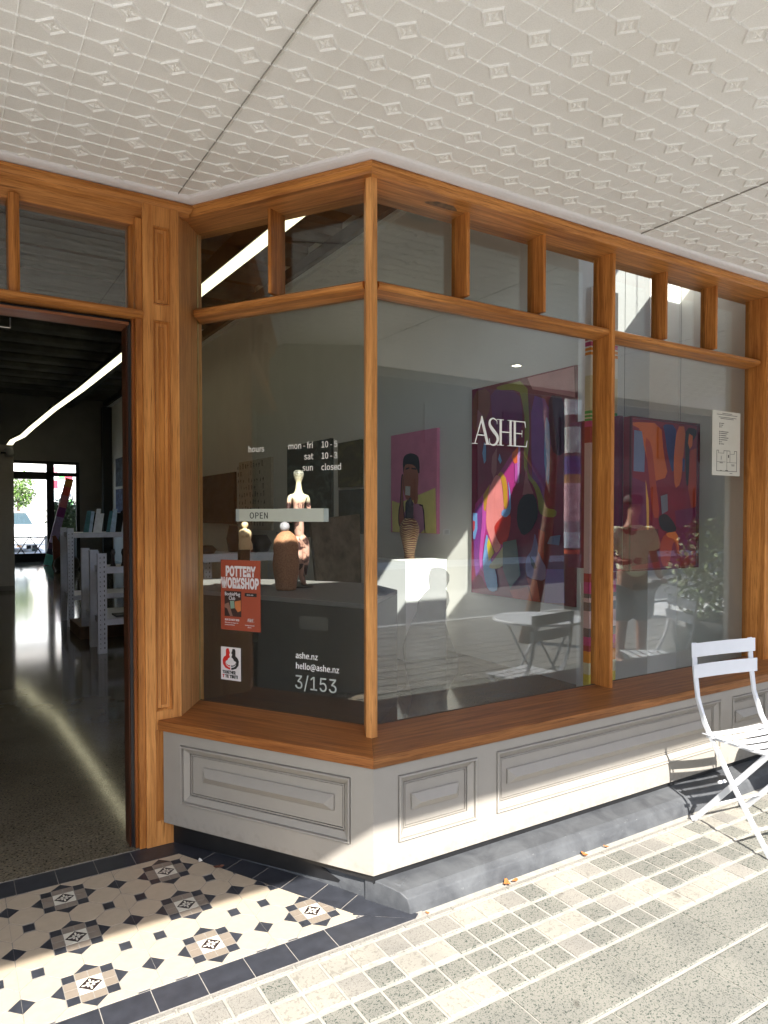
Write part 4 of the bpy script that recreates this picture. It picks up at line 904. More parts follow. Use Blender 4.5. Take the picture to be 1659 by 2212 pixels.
# serif name on the street pane
def serif_name(M0, H, mat, name, parent=None):
    g = G(); T_ = H * .045
    def P(x, y): return tuple(M0 @ Vector((x * H, y * H, 0)))
    cnt = [0]
    def q(pts):
        cnt[0] += 1; M1 = M0 @ Matrix.Translation((0, 0, .00002 * cnt[0]))
        g.add([tuple(M1 @ Vector((x * H, y * H, 0))) for x, y in pts] + [tuple(M1 @ Vector((x * H, y * H, .0006))) for x, y in pts],
              [tuple(range(len(pts), 2 * len(pts))), tuple(range(len(pts)))[::-1]] + [(i, (i + 1) % len(pts), len(pts) + (i + 1) % len(pts), len(pts) + i) for i in range(len(pts))])
    th, tk, sf_ = .045, .115, .028
    # A
    q([(.13, 0), (.175, 0), (.50, .90), (.46, .99)]); q([(.46, 1.06), (.52, 1.06), (.86, 0), (.72, 0), (.44, .92)])
    q([(.23, .32), (.66, .32), (.66, .365), (.245, .365)]); q([(.02, 0), (.29, 0), (.29, sf_), (.02, sf_)]); q([(.62, 0), (.98, 0), (.98, sf_), (.62, sf_)])
    # S as a ribbon
    cs = [(1.24, .80), (1.23, .92), (1.10, 1.0), (.98, .99), (.885, .90), (.88, .76), (.97, .63), (1.10, .50), (1.24, .36), (1.27, .20), (1.17, .045), (1.02, 0.0), (.88, .06), (.86, .24)]
    ws = [.02, .03, .05, .06, .09, .12, .14, .15, .14, .12, .08, .06, .035, .02]
    def cr(p0, p1, p2, p3, t): return tuple(.5 * (2 * b + (c - a) * t + (2 * a - 5 * b + 4 * c - d) * t * t + (3 * b - a - 3 * c + d) * t ** 3) for a, b, c, d in zip(p0, p1, p2, p3))
    pp = []; ww = []
    for i in range(len(cs) - 1):
        a = cs[max(i - 1, 0)]; d = cs[min(i + 2, len(cs) - 1)]
        for s_ in range(5): t = s_ / 5; pp.append(cr(a, cs[i], cs[i + 1], d, t)); ww.append(ws[i] * (1 - t) + ws[i + 1] * t)
    pp.append(cs[-1]); ww.append(ws[-1]); L = []; Rr = []
    for i in range(len(pp)):
        a = Vector(pp[max(i - 1, 0)]); b = Vector(pp[min(i + 1, len(pp) - 1)]); d = (b - a).normalized(); n_ = Vector((-d.y, d.x)) * ww[i] / 2; c = Vector(pp[i]); L.append(c + n_); Rr.append(c - n_)
    for i in range(len(pp) - 1): q([tuple(L[i]), tuple(L[i + 1]), tuple(Rr[i + 1]), tuple(Rr[i])])
    # H
    for x in (1.36, 1.86): q([(x, 0), (x + tk, 0), (x + tk, 1), (x, 1)])
    q([(1.47, .50), (1.87, .50), (1.87, .545), (1.47, .545)])
    for x0, x1 in ((1.22, 1.58), (1.76, 2.05)):
        q([(x0, 0), (x1, 0), (x1, sf_), (x0, sf_)]); q([(x0, 1 - sf_), (x1, 1 - sf_), (x1, 1), (x0, 1)])
    # E
    q([(2.08, 0), (2.08 + tk, 0), (2.08 + tk, 1), (2.08, 1)]); q([(1.98, 0), (2.72, 0), (2.76, .04), (1.98, .04)]); q([(1.98, .96), (2.68, .96), (2.68, 1), (1.98, 1)]); q([(2.18, .49), (2.52, .49), (2.52, .535), (2.18, .535)])
    q([(2.70, 0), (2.76, .0), (2.80, .26), (2.775, .26)]); q([(2.63, 1), (2.68, 1), (2.71, .76), (2.685, .76)]); q([(2.50, .38), (2.52, .38), (2.52, .65), (2.50, .65)])
    o = g.build(name, mat)
    if parent: attach(o, parent)
    return o
o = serif_name(MF(2.268 - 1.468, 1.966), .1365, plain('bright_vinyl', (.92, .92, .92), .5, .01), 'name_lettering'); tag(o, 'large white serif lettering ASHE on the street side pane over the red painting', 'lettering')
# sliding open sign
os_ = thing('open_sign', 'pale sliding acrylic sign reading OPEN stuck across the angled pane', 'sign', tuple(SP(.70, LW, 1.6)))
acr = plain('pale_acrylic', (.50, .53, .47), .25, .02); acr2 = plain('clear_acrylic_end', (.36, .42, .42), .15, .1)
def sbox(t0, t1, z0, z1, w0, w1, m, name, par, bev=.0):
    g = G(); g.loft([[SP(t0, w0, z0), SP(t1, w0, z0), SP(t1, w1, z0), SP(t0, w1, z0)], [SP(t0, w0, z1), SP(t1, w0, z1), SP(t1, w1, z1), SP(t0, w1, z1)]]); return g.build(name, m, par, bevel=bev)
sbox(.426, .981, 1.570, 1.634, LW - .004, LW, acr2, 'holder', os_, .002); sbox(.715, .958, 1.571, 1.633, LW - .006, LW - .004, acr, 'sign_face', os_); sbox(.452, .714, 1.570, 1.6345, LW - .0075, LW - .004, acr, 'slider', os_)
text('open_text', 'OPEN', .043, MS(.892, 1.585, LW - .0066), ink, os_, space=1.04, font=F_TXT, bold=.0004)
# pottery poster
ps = thing('poster', 'rust red pottery workshop poster taped to the lower left of the angled pane', 'poster', tuple(SP(.955, LW, 1.2)))
rust = plain('rust_poster_paper', (.33, .062, .028), .5, .03); sbox(.829, 1.082, 1.008, 1.371, LW - .001, LW, rust, 'sheet', ps)
pvn = plain('poster_white_print', (.70, .69, .72), .5, .03)
W2 = LW - .0016
text('heading', 'POTTERY', .068, MS(1.050, 1.289, W2), pvn, ps, sx=.60, bold=.0038, space=1.05, font=F_INT); text('heading', 'WORKSHOP', .070, MS(1.0785, 1.228, W2), pvn, ps, sx=.585, bold=.0038, space=1.05, font=F_INT)
sbox(.950, 1.058, 1.078, 1.210, LW - .0016, LW - .001, plain('poster_photo_dark', (.035, .015, .012), .5, .3), 'picture', ps)
text('picture_title', 'BoobieMug', .027, MS(1.056, 1.186, LW - .0022), pvn, ps, sx=.80); text('picture_title', 'Club', .027, MS(1.030, 1.164, LW - .0022), pvn, ps, sx=.80)
def spoly(name, pts, m, par, w_): 
    g = G(); g.add([SP(t, w_, z) for t, z in pts], [tuple(range(len(pts)))]); return g.build(name, m, par, fixn=False)
spoly('mug_shape', [(1.022, 1.158), (.996, 1.160), (.992, 1.122), (1.018, 1.118)], plain('mug_green', (.20, .32, .25), .5), ps, LW - .0020); spoly('hand_shape', [(.992, 1.156), (.952, 1.165), (.952, 1.110), (.972, 1.102), (.990, 1.124)], plain('poster_orange', (.50, .16, .05), .5), ps, LW - .0021)
spoly('hand_shape', [(1.057, 1.140), (1.03, 1.150), (1.012, 1.100), (1.004, 1.080), (1.022, 1.080), (1.040, 1.118), (1.057, 1.124)], plain('poster_clay', (.22, .12, .09), .5), ps, LW - .00205)
sbox(.853, .928, 1.186, 1.204, LW - .0016, LW - .001, ink, 'button', ps)
text('button_text', 'BOOK HERE', .0075, MS(.914, 1.192, LW - .0022), pvn, ps)
text('date_text', 'SUN 23 NOV 2025', .0135, MS(1.056, 1.056, W2), pvn, ps, sx=.86, bold=.0004); text('small_print', 'Make your own mug at our', .0085, MS(1.056, 1.043, W2), pvn, ps, sx=.92); text('small_print', 'pottery workshop', .0085, MS(1.056, 1.032, W2), pvn, ps)
serif_name(MS(.914, 1.057, W2), .0165, pvn, 'small_name', ps); text('small_print', 'bookings essential', .008, MS(.926, 1.036, W2), pvn, ps, sx=1.0); text('small_print', 'ashe.nz', .008, MS(.910, 1.026, W2), pvn, ps)
# treaty sticker
st = thing('sticker', 'small white sticker with one red and one black figure, low on the angled pane', 'sticker', tuple(SP(1.02, LW, .83)))
sbox(.955, 1.084, .745, .917, LW - .0008, LW, plain('sticker_white', (.75, .72, .72), .4, .01), 'sheet', st, .0)
redp = plain('sticker_red', (.60, .022, .015), .4); 
def blob(name, cx, sg, m):
    # head and bust facing the middle with an arm curling underneath
    P = [(.012, .057), (.026, .0565), (.031, .048), (.031, .020), (.045, .010), (.053, -.006), (.050, -.028), (.035, -.045), (.014, -.052), (.003, -.053), (.003, -.030), (.016, -.030), (.030, -.022), (.032, -.010), (.020, -.004), (.016, .004), (.004, .012), (.010, .026), (.004, .034), (.009, .045)]
    spoly(name, [(cx + sg * a, .853 + b) for a, b in P], m, st, LW - .0012)
blob('red_figure', 1.020, 1, redp); blob('black_figure', 1.020, -1, ink)
g = G(); arc = [(1.055, .842), (1.050, .828), (1.035, .818), (1.018, .815), (1.000, .819), (.988, .828), (.985, .842), (.992, .846)]
for i in range(len(arc) - 1):
    (a, b), (c, d) = arc[i], arc[i + 1]; g.add([SP(a, LW - .0016, b), SP(c, LW - .0016, d), SP(c, LW - .0016, d - .005), SP(a, LW - .0016, b - .005)], [(0, 1, 2, 3)])
g.build('arm_curl', plain('sticker_line_white', (.75, .72, .72), .4, .01), st, fixn=False)
text('wording', 'TOGETHER', .0215, MS(1.0735, .7785, LW - .0014), ink, st, sx=.76, bold=.0010, font=F_INT); text('wording', 'TE TIRITI', .0215, MS(1.056, .7575, LW - .0014), ink, st, sx=.96, bold=.0010); text('wording', 'T', .0215, MS(1.0735, .7575, LW - .0014), redp, st, sx=.95, bold=.0010)
text('macron', '-', .0215, MS(1.0710, .7655, LW - .0014), redp, st, sx=.95)
# faint blank card on the pane
cd = sbox(.441, .603, 1.043, 1.106, LW + .010, LW + .0105, plain('translucent_card', (.055, .052, .046), .6, .05), 'blank_card', None)
tag(cd, 'faint blank grey card behind the angled pane above the web address', 'card')
# building notice on the right pane
nb = thing('notice', 'white building notice with a floor plan stuck to the right street pane', 'notice', (4.48, 2.8, 2.1))
def fbox(x0, x1, z0, z1, w0, w1, m, name, par):
    y0 = P0.y + w0; y1 = P0.y + w1; return G().box(x0, x1, y0, y1, z0, z1).build(name, m, par)
k1 = 2.80 / 2.82
NX0, NX1, NZ0, NZ1 = 4.300, 4.618, 1.869, 2.298
fbox(NX0, NX1, NZ0, NZ1, LW - .001, LW, plain('notice_paper', (.66, .65, .60), .5, .03), 'sheet', nb)
g = G(); W3 = P0.y + LW - .0018; W4 = P0.y + LW - .001
def ln(x0, x1, z0, z1): g.box(NX0 + x0, NX0 + x1, W3, W4, NZ0 + z0, NZ0 + z1)
for x0, x1, z in ((.11, .22, .413), (.05, .28, .404), (.07, .27, .387), (.09, .24, .378)): ln(x0, x1, z, z + .003)
for i, z in enumerate((.345, .333, .321, .290, .278, .264, .250, .236, .222, .208)):
    ln(.078, .088, z - .002, z + .005); ln(.096, .130 + (.05 if 2 < i < 8 else 0) - .012 * (i % 3), z, z + .004)
for x0, x1, z0, z1 in ((.05, .28, .028, .031), (.05, .053, .028, .165), (.277, .28, .028, .165), (.05, .15, .09, .092), (.05, .07, .165, .168), (.07, .072, .15, .168), (.07, .13, .148, .150), (.13, .132, .148, .168), (.13, .20, .165, .168), (.165, .167, .028, .165), (.20, .202, .09, .165), (.165, .28, .088, .09), (.20, .25, .145, .147), (.25, .252, .147, .165), (.25, .28, .165, .168), (.085, .12, .082, .086), (.10, .103, .105, .13), (.215, .255, .073, .076), (.22, .25, .066, .069), (.18, .19, .12, .14), (.15, .18, .032, .036), (.09, .11, .032, .035), (.20, .23, .014, .017)): ln(x0, x1, z0, z1)
g.build('print', ink, nb)

# ================================================================== things inside the gallery
wp = plain('plinth_white_paint', (.80, .81, .80), .5, .02); 
pl = thing('display_plinth', 'square white plinth carrying the striped brown vase', 'plinth', (4.5, 6.65, 0)); G().box(4.245, 4.80, 6.36, 7.02, .002, 1.105).build('body', wp, pl, bevel=.004)
# striped vase with a dark bird's head stopper on it
k = N('striped_vase_glaze'); v = k.map(); wv = k.n('ShaderNodeTexWave'); wv.wave_type = 'BANDS'; wv.bands_direction = 'Z'; wv.inputs['Scale'].default_value = 6.5; wv.inputs['Distortion'].default_value = 7; wv.inputs['Detail'].default_value = 3; k.l(v, wv.inputs[0])
k.col(k.ramp(wv.outputs['Color'], [(.25, (.16, .06, .04)), (.36, (.60, .44, .18)), (.66, (.66, .52, .26)), (.8, (.20, .08, .05))])); k.rough(.45); VZ = k.m
vz = thing('striped_vase', 'tall tapering vase banded brown and yellow with a dark animal head, on the white plinth', 'vase', (4.52, 6.70, 1.105))
c = (4.52, 6.70, 1.106)
G().lathe([(0, 0), (.062, 0), (.064, .013), (.058, .03), (.064, .08), (.085, .18), (.107, .27), (.115, .32), (.112, .36), (.095, .41), (.067, .45), (.05, .462), (0, .462)], c, 28, sx=1, sy=1).build('body', VZ, vz, smooth=True)
dkc = plain('dark_stoneware', (.028, .024, .024), .5, .3, 30)
G().lathe([(.052, .45), (.047, .51), (.05, .58), (.047, .64), (.028, .67), (0, .675)], c, 18, sx=1, sy=1).build('neck', dkc, vz, smooth=True)
G().lathe([(0, -.035), (.028, -.03), (.034, 0), (.02, .035), (.008, .07), (0, .08)], (4.49, 6.64, 1.73), 12, sx=1.3).build('head', dkc, vz, smooth=True)
# large charcoal plinth behind the angled pane
glo = plain('glossy_charcoal_laminate', (.14, .132, .115), .14, .08, 3, spec=.8)
bp = thing('display_counter', 'large glossy grey counter with a pale top behind the angled pane, carrying three sculptures', 'counter', (2.2, 5.4, 0))
A = [(1.83, 5.82), (2.53, 4.29), (3.25, 5.0), (3.35, 5.62), (2.83, 6.40), (2.15, 6.95)]
ctp = plain('counter_top_laminate', (.36, .35, .33), .22, .03)
G().prism(A, .005, .93).build('carcass', glo, bp)
G().prism(A, .931, .968).build('counter_top', ctp, bp, bevel=.004)
def tri(obj): return obj
# pale torso figure
stc = plain('cream_stone', (.74, .56, .33), .6, .06, 20)
ts = thing('torso_sculpture', 'small pale cream female torso on a dark base, left on the counter', 'sculpture', (2.02, 5.62, .97))
c = (2.155, 5.70, .97)
dk2 = plain('dark_base_stone', (.03, .022, .018), .4, .3)
G().box(2.105, 2.185, 5.66, 5.74, .969, 1.31).build('base', dk2, ts)
g = G(); rings = []
for zz, a, b, ox in ((.30, .085, .05, .015), (.33, .112, .065, .015), (.42, .115, .07, .01), (.50, .098, .065, .0), (.58, .102, .07, 0), (.64, .105, .08, 0), (.68, .10, .06, 0), (.715, .07, .05, 0), (.73, .032, .03, 0), (.75, .030, .03, .0), (.765, .045, .045, 0), (.80, .055, .05, 0), (.84, .05, .05, 0), (.865, .025, .025, 0)):
    rings.append([(c[0] + (ox + a * math.cos(t)) * .54, c[1] + b * .54 * math.sin(t), c[2] + .33 + (zz - .30) * .435) for t in [2 * math.pi * i / 20 for i in range(20)]])
g.loft(rings); o = g.build('body', stc, ts, smooth=True)
for sx in (-1, 1): G().lathe([(0, -.018), (.014, -.013), (.018, 0), (.014, .013), (0, .018)], (c[0] + .021 * sx - .01, c[1] - .034, c[2] + .46), 12).build('bust', stc, ts, smooth=True)
# rounded pot with a grey ball on top
k = N('terracotta_speckle'); v = k.map(); f = k.noise(v, 130, 2, .6); sp_ = k.n('ShaderNodeSeparateXYZ'); k.l(v, sp_.inputs[0])
k.col(k.ramp(f, [(.35, (.26, .11, .055)), (.55, (.52, .25, .13))])); k.rough(.75); k.bump(f, .3, .002); TER = k.m
vb = thing('ball_topped_vase', 'rounded orange brown vase with a grey ball stopper at the middle of the counter', 'vase', (2.445, 5.47, .97))
c = (2.445, 5.50, .969)
G().lathe([(0, 0), (.082, 0), (.088, .02), (.094, .08), (.108, .15), (.114, .22), (.108, .28), (.104, .31), (.108, .36), (.100, .42), (.075, .465), (.045, .49), (.030, .50), (.0, .50)], c, 32).build('body', TER, vb, smooth=True)
G().lathe([(0, -.042), (.030, -.034), (.042, -.01), (.043, .01), (.032, .032), (0, .045)], (c[0] - .012, c[1], c[2] + .535), 22).build('ball_stopper', plain('grey_glaze', (.30, .29, .31), .4, .3, 30), vb, smooth=True)
# tall mottled standing figure
def skin(name, joints, edges, mat, parent, sub=2, smooth=True, root=0):
    me = bpy.data.meshes.new(name); me.from_pydata([j[0] for j in joints], edges, []); o = bpy.data.objects.new(name, me); COL.objects.link(o)
    sk = o.modifiers.new('skin', 'SKIN'); sk.use_smooth_shade = True; sk.branch_smoothing = .6
    if not me.skin_vertices: me.skin_vertices.new(name='')
    for i, j in enumerate(joints):
        r = j[1]; me.skin_vertices[0].data[i].radius = (r, r) if isinstance(r, (int, float)) else r
        me.skin_vertices[0].data[i].use_root = (i == root)
    ss = o.modifiers.new('sub', 'SUBSURF'); ss.levels = sub; ss.render_levels = sub
    bpy.context.view_layer.update(); dg_ = bpy.context.evaluated_depsgraph_get()
    nm = bpy.data.meshes.new_from_object(o.evaluated_get(dg_)); COL.objects.unlink(o); bpy.data.objects.remove(o)
    nm.materials.clear(); nm.materials.append(mat); nm.name = name
    if smooth: nm.polygons.foreach_set('use_smooth', [True] * len(nm.polygons))
    ob = bpy.data.objects.new(name, nm); COL.objects.link(ob)
    if parent: ob.parent = parent
    return ob
k = N('mottled_pink_bronze'); v = k.map(); f = k.noise(v, 7, 3, .6, 1.2); sp_ = k.n('ShaderNodeSeparateXYZ'); k.l(v, sp_.inputs[0])
up = k.n('ShaderNodeMapRange'); up.inputs['From Min'].default_value = .74; up.inputs['From Max'].default_value = .78; k.l(sp_.outputs[2], up.inputs[0])
hd = k.n('ShaderNodeMapRange'); hd.inputs['From Min'].default_value = .92; hd.inputs['From Max'].default_value = 1.0; k.l(sp_.outputs[2], hd.inputs[0])
c1 = k.ramp(f, [(.44, (.05, .02, .018)), (.50, (.58, .33, .25)), (.7, (.66, .44, .36))]); c2 = k.mix(c1, (.75, .66, .45), up.outputs[0]); k.col(k.mix(c2, k.ramp(k.noise(v, 60, 2), [(.4, (.04, .04, .03)), (.6, (.35, .34, .28))]), hd.outputs[0])); k.rough(.5); MOT = k.m
tf = thing('standing_figure', 'tall thin mottled pink and cream standing figure on a dark disc, right on the counter', 'sculpture', (2.62, 5.62, .97))
KS = .94
J = [((0, 0, .55), .075), ((0, 0, .70), .062), ((0, 0, .83), .075), ((0, 0, .93), .035), ((0.0, 0, .985), .028), ((0, 0, 1.05), .072), ((0, 0, 1.10), .05),
     ((-.085, 0, .85), .03), ((-.10, 0, .72), .024), ((-.085, -.02, .60), .02), ((.085, 0, .85), .03), ((.10, 0, .72), .024), ((.075, -.02, .62), .02),
     ((-.02, 0, .42), .06), ((.0, 0, .25), .05), ((.03, 0, .1), .035), ((.05, 0, .01), .03), ((.06, 0, .42), .055), ((.075, .02, .25), .045), ((.06, .02, .1), .03)]
J = [((p[0], p[1], p[2] * KS), r * .82) for p, r in J]
skin('body', J, [(0, 1), (1, 2), (2, 3), (3, 4), (4, 5), (5, 6), (2, 7), (7, 8), (8, 9), (2, 10), (10, 11), (11, 12), (0, 13), (13, 14), (14, 15), (15, 16), (0, 17), (17, 18), (18, 19)], MOT, tf)
o = G().lathe([(0, 0), (.105, 0), (.10, .012), (.03, .02), (0, .02)], (.03, .0, 0), 24).build('base_disc', BLK); local(o, tf)
# pale see-through seated figure standing low behind the street pane
k = N('see_through_mesh'); v = k.map(); f = k.noise(v, 9, 5, .7, 1.5); k.col(k.ramp(f, [(.35, (.08, .075, .06)), (.5, (.26, .245, .20)), (.7, (.42, .40, .34))])); k.rough(.8)
tr_ = k.n('ShaderNodeBsdfTransparent'); mx_ = k.n('ShaderNodeMixShader'); mx_.inputs[0].default_value = .38; out_ = [q for q in k.t.nodes if q.type == 'OUTPUT_MATERIAL'][0]      # see-through mix imitates the reflections veiling the figure

k.l(tr_.outputs[0], mx_.inputs[1]); k.l(k.b.outputs[0], mx_.inputs[2]); k.l(mx_.outputs[0], out_.inputs[0]); GZ = k.m
gf = thing('ghost_figure', 'pale see-through bust figure standing on the window floor under the striped vase', 'sculpture', (2.6, 3.62, .22))
g = G(); base = (2.60, 3.62, .221)
prof = [(.135, 0, 0), (.125, .12, 0), (.11, .22, .0), (.13, .31, 0), (.165, .39, 0), (.175, .47, -.01), (.16, .55, -.02), (.13, .63, -.02), (.105, .70, -.005), (.09, .77, .02), (.10, .83, .04), (.075, .88, .055), (.05, .91, .06), (.065, .96, .065), (.066, 1.0, .065), (.045, 1.04, .06), (.0, 1.05, .06)]
rings = []
for i, (r, z, ox) in enumerate(prof):
    rings.append([(base[0] + ox + r * (1 + .10 * math.sin(3 * t + i * .7)) * math.cos(t), base[1] + r * (1 + .10 * math.sin(3 * t + i * .7)) * math.sin(t), base[2] + z) for t in [2 * math.pi * j / 22 for j in range(22)]])
g.loft(rings); g.build('body', GZ, gf, smooth=True)
# low window platform the figure stands on
wpf = thing('window_platform', 'low grey platform inside the street window', 'platform', (3.2, 3.4, 0)); G().prism([(1.80, 2.92), (4.95, 2.92), (4.95, 3.95), (1.95, 3.95), (1.62, 3.35)], .003, .22).build('deck', plain('platform_grey', (.50, .49, .46), .35, .06), wpf)
# white display table with leaning brown board behind the counter
dk_ = thing('white_table', 'white table with slim legs behind the counter holding small dark pieces', 'table', (3.2, 8.6, 0))
wt = plain('white_laminate', (.75, .80, .88), .35, .02)
G().box(2.4, 3.95, 8.35, 9.1, 1.03, 1.13).build('table_top', wt, dk_)
for x, y in ((2.45, 8.4), (3.75, 8.4), (2.45, 9.0), (3.75, 9.0)): G().box(x, x + .13, y, y + .05, .005, 1.03).build('leg', wt, dk_)
for i, (x, y, hh, r, lab) in enumerate([(2.72, 8.5, .10, .12, 'low dark bowl on the white table, farthest left'), (3.45, 8.6, .22, .16, 'dark lumpy vessel in the middle of the white table'), (3.15, 8.75, .34, .09, 'thin dark brown branch holder on the white table')]):
    o = G().lathe([(0, 0), (r * .7, 0), (r, hh * .5), (r * .6, hh), (0, hh * .96)], (x, y, 1.131), 14).build('small_pot', plain('dark_pot_glaze', (.03, .022, .02), .5, .3), smooth=True); tag(o, lab, 'pot')
o = G().box(3.72, 3.87, 8.55, 8.68, 1.131, 1.38).build('glass_block', plain('pale_blue_block', (.25, .33, .42), .1, .1)); tag(o, 'pale blue glass block at the end of the white table', 'block')
lb = thing('wrapped_picture', 'brown picture wrapped in shiny plastic leaning behind the counter on the right', 'panel', (4.2, 8.0, 0)); 
g = G(); g.loft([[(3.70, 7.6, 1.55), (4.55, 7.9, 1.62), (4.50, 7.75, .4), (3.75, 7.45, .4)], [(3.70, 7.66, 1.55), (4.55, 7.96, 1.62), (4.50, 7.81, .4), (3.75, 7.51, .4)]]); g.build('board', plain('wrapped_brown', (.12, .095, .07), .25, .5, 6, .6, bscale=14), lb)
# ---- seen through the doorway: white racks with prints and small things
rkm = plain('white_rack_steel', (.74, .75, .80), .4, .06); hole = plain('slot_black', (.02, .02, .025), .6)
def rack(x0, x1, y0, y1, H, shelves, label, wpost=.085):
    t = thing('shelving_rack', label, 'rack', (x0, y0, 0))
    for (x, y) in ((x0, y0), (x1, y0), (x0, y1), (x1, y1)):
        g = G(); g.box(x - wpost / 2, x + wpost / 2, y - .003, y, .004, H); g.box(x - wpost / 2, x - wpost / 2 + .003, y, y + .05, .004, H); z = .06
        while y == y0 and z < H - .04:
            for dx, w_ in ((-.022, .007), (.022, .009)): g.box(x + dx - w_ / 2, x + dx + w_ / 2, y - .0045, y - .0032, z, z + (.012 if dx < 0 else .022), 1)
            z += .055
        g.build('post', [rkm, hole], t)

    for z, m in shelves: G().box(x0, x1, y0, y1, z - .07, z).build('shelf', rkm, t)
    return t
rack(1.51, 2.75, 8.56, 9.06, 1.165, [(.40, 0), (1.0, 0)], 'white slotted steel rack nearest the doorway, with books and figurines', .10)
rack(1.52, 2.75, 9.16, 9.76, 1.18, [(.38, 0)], 'second white slotted rack just behind the nearest one', .10)
rack(1.50, 3.0, 10.9, 11.6, 1.42, [(.45, 0), (1.35, 0)], 'grey display rack behind the nearest one, holding glossy cards')
wb = thing('timber_block', 'low brown timber block on the floor beside the white rack', 'block', (1.5, 10, 0)); G().box(1.44, 2.6, 9.7, 10.6, .004, .16).build('block', plain('brown_block_wood', (.17, .10, .06), .6, .2), wb)
# clear plastic sack hanging under the top shelf
sk_ = thing('plastic_sack', 'crumpled translucent plastic sack standing in the near rack', 'sack', (2.1, 9.0, .4))
g = G(); random.seed(5); rings = []
for z, r in ((.405, .22), (.46, .25), (.58, .20), (.7, .13), (.82, .08), (.9, .06)):
    rings.append([(2.15 + r * (1 + random.uniform(-.16, .16)) * math.cos(t), 8.95 + r * (1 + random.uniform(-.16, .16)) * math.sin(t), z) for t in [2 * math.pi * j / 16 for j in range(16)]])
g.loft(rings); g.build('bag', plain('crumpled_film', (.26, .23, .17), .18, .3, 20, .8, bscale=25), sk_)
for i, x in enumerate((1.66, 1.78, 1.93)):
    o = G().lathe([(0, 0), (.035, 0), (.02, .05), (.018, .12), (.03, .16), (.02, .20), (0, .21)], (x, 8.72, 1.001), 10).build('figurine', dk2, smooth=True); tag(o, ['slim dark figurine at the left end of the rack top shelf', 'middle dark figurine of three on the rack top shelf', 'right of three dark figurines on the rack top shelf'][i], 'figurine', 'dark figurines on the near rack')
o = G().box(2.05, 2.3, 8.68, 8.9, 1.001, 1.04).build('closed_book', plain('book_cover_grey', (.28, .26, .24), .6)); tag(o, 'pale closed book on the rack top shelf', 'book')
for i, (x, c_3) in enumerate(((1.68, (.03, .03, .035)), (2.0, (.28, .3, .33)), (2.28, (.03, .025, .02)))):
    o = G().box(x, x + .24, 8.66, 8.92, .401, .42 + .01 * i).build('book', plain('shelf_book_%s' % 'abc'[i], c_3, .5)); tag(o, ['black book at the left of the lower rack shelf', 'pale magazine in the middle of the lower rack shelf', 'dark folder at the right of the lower rack shelf'][i], 'book')
# glossy cards standing in the far rack
cm = [plain('card_teal', (.10, .22, .24), .08, .2), plain('card_white', (.85, .87, .9), .08, .1), plain('card_black', (.015, .018, .02), .08, .1), plain('card_blue', (.45, .58, .72), .08, .2)]
random.seed(9)
for i in range(13):
    x = 1.70 + i * .045 if i < 5 else 1.75 + i * .054; hh = random.uniform(.28, .36); 
    g = G(); g.loft([[(x, 11.1, 1.352), (x + .075, 11.1, 1.352), (x + .075, 11.103, 1.352), (x, 11.103, 1.352)], [(x + .09, 11.3, 1.352 + hh), (x + .15, 11.3, 1.352 + hh), (x + .15, 11.303, 1.352 + hh), (x + .09, 11.303, 1.352 + hh)]])
    o = g.build('print_sleeve', cm[(i * 3 + i // 4) % 4]); tag(o, 'glossy print sleeve leaning in the row on the far display rack', 'print', 'print sleeves on the far rack')
for i, (x, r, hh, c_3) in enumerate(((2.32, .05, .16, (.35, .28, .16)), (2.55, .07, .12, (.16, .06, .03)))):
    o = G().lathe([(0, 0), (r, 0), (r, hh * .8), (r * .5, hh), (0, hh)], (x, 10.98, 1.352), 12).build('jar', plain('jar_%s' % 'ab'[i], c_3, .3), smooth=True); tag(o, ['pale jar in front of the print sleeves', 'squat brown jar in front of the print sleeves'][i], 'jar')
# leaning striped plank and a dark sculpture by the rear doors
lp = thing('leaning_plank', 'tall painted plank in orange, red, purple and teal bands leaning by the rear doors', 'sculpture', (3.2, 24.5, 0))
a = Vector((2.70, 24.6, .02)); b = Vector((3.42, 24.9, 2.80)); seq = [(0, .12, (.20, .80, .88)), (.12, .18, (.02, .04, .12)), (.18, .25, (.10, .05, .16)), (.25, .55, (.45, .38, .80)), (.55, .66, (.30, .05, .38)), (.66, .80, (.8, .25, .35)), (.80, .90, (.85, .10, .08)), (.90, 1.0, (.80, .32, .07))]
g = G(); ms = []
for i, (t0, t1, c_3) in enumerate(seq):
    ms.append(plain('plank_band_%s' % 'abcdefgh'[i], c_3, .5)); g.bar(a.lerp(b, t0), a.lerp(b, t1), .24, .05, (1, 0, 0), i)
g.build('plank', ms, lp)
rs_ = thing('dark_sculpture', 'dark rounded sculpture with a rust red fin on the floor by the rear doors', 'sculpture', (3.4, 22.5, 0))
G().lathe([(0, 0), (.30, .0), (.36, .12), (.33, .3), (.2, .42), (0, .46)], (2.98, 22.4, .003), 18).build('boulder', dk2, rs_, smooth=True)
g = G(); g.loft([[(2.62, 22.4, .30), (3.05, 22.4, .38), (3.05, 22.5, .38), (2.62, 22.5, .30)], [(2.60, 22.44, 1.0), (2.68, 22.44, 1.02), (2.68, 22.48, 1.02), (2.60, 22.48, 1.0)]]); g.build('fin', plain('rust_fin', (.16, .035, .015), .5), rs_)

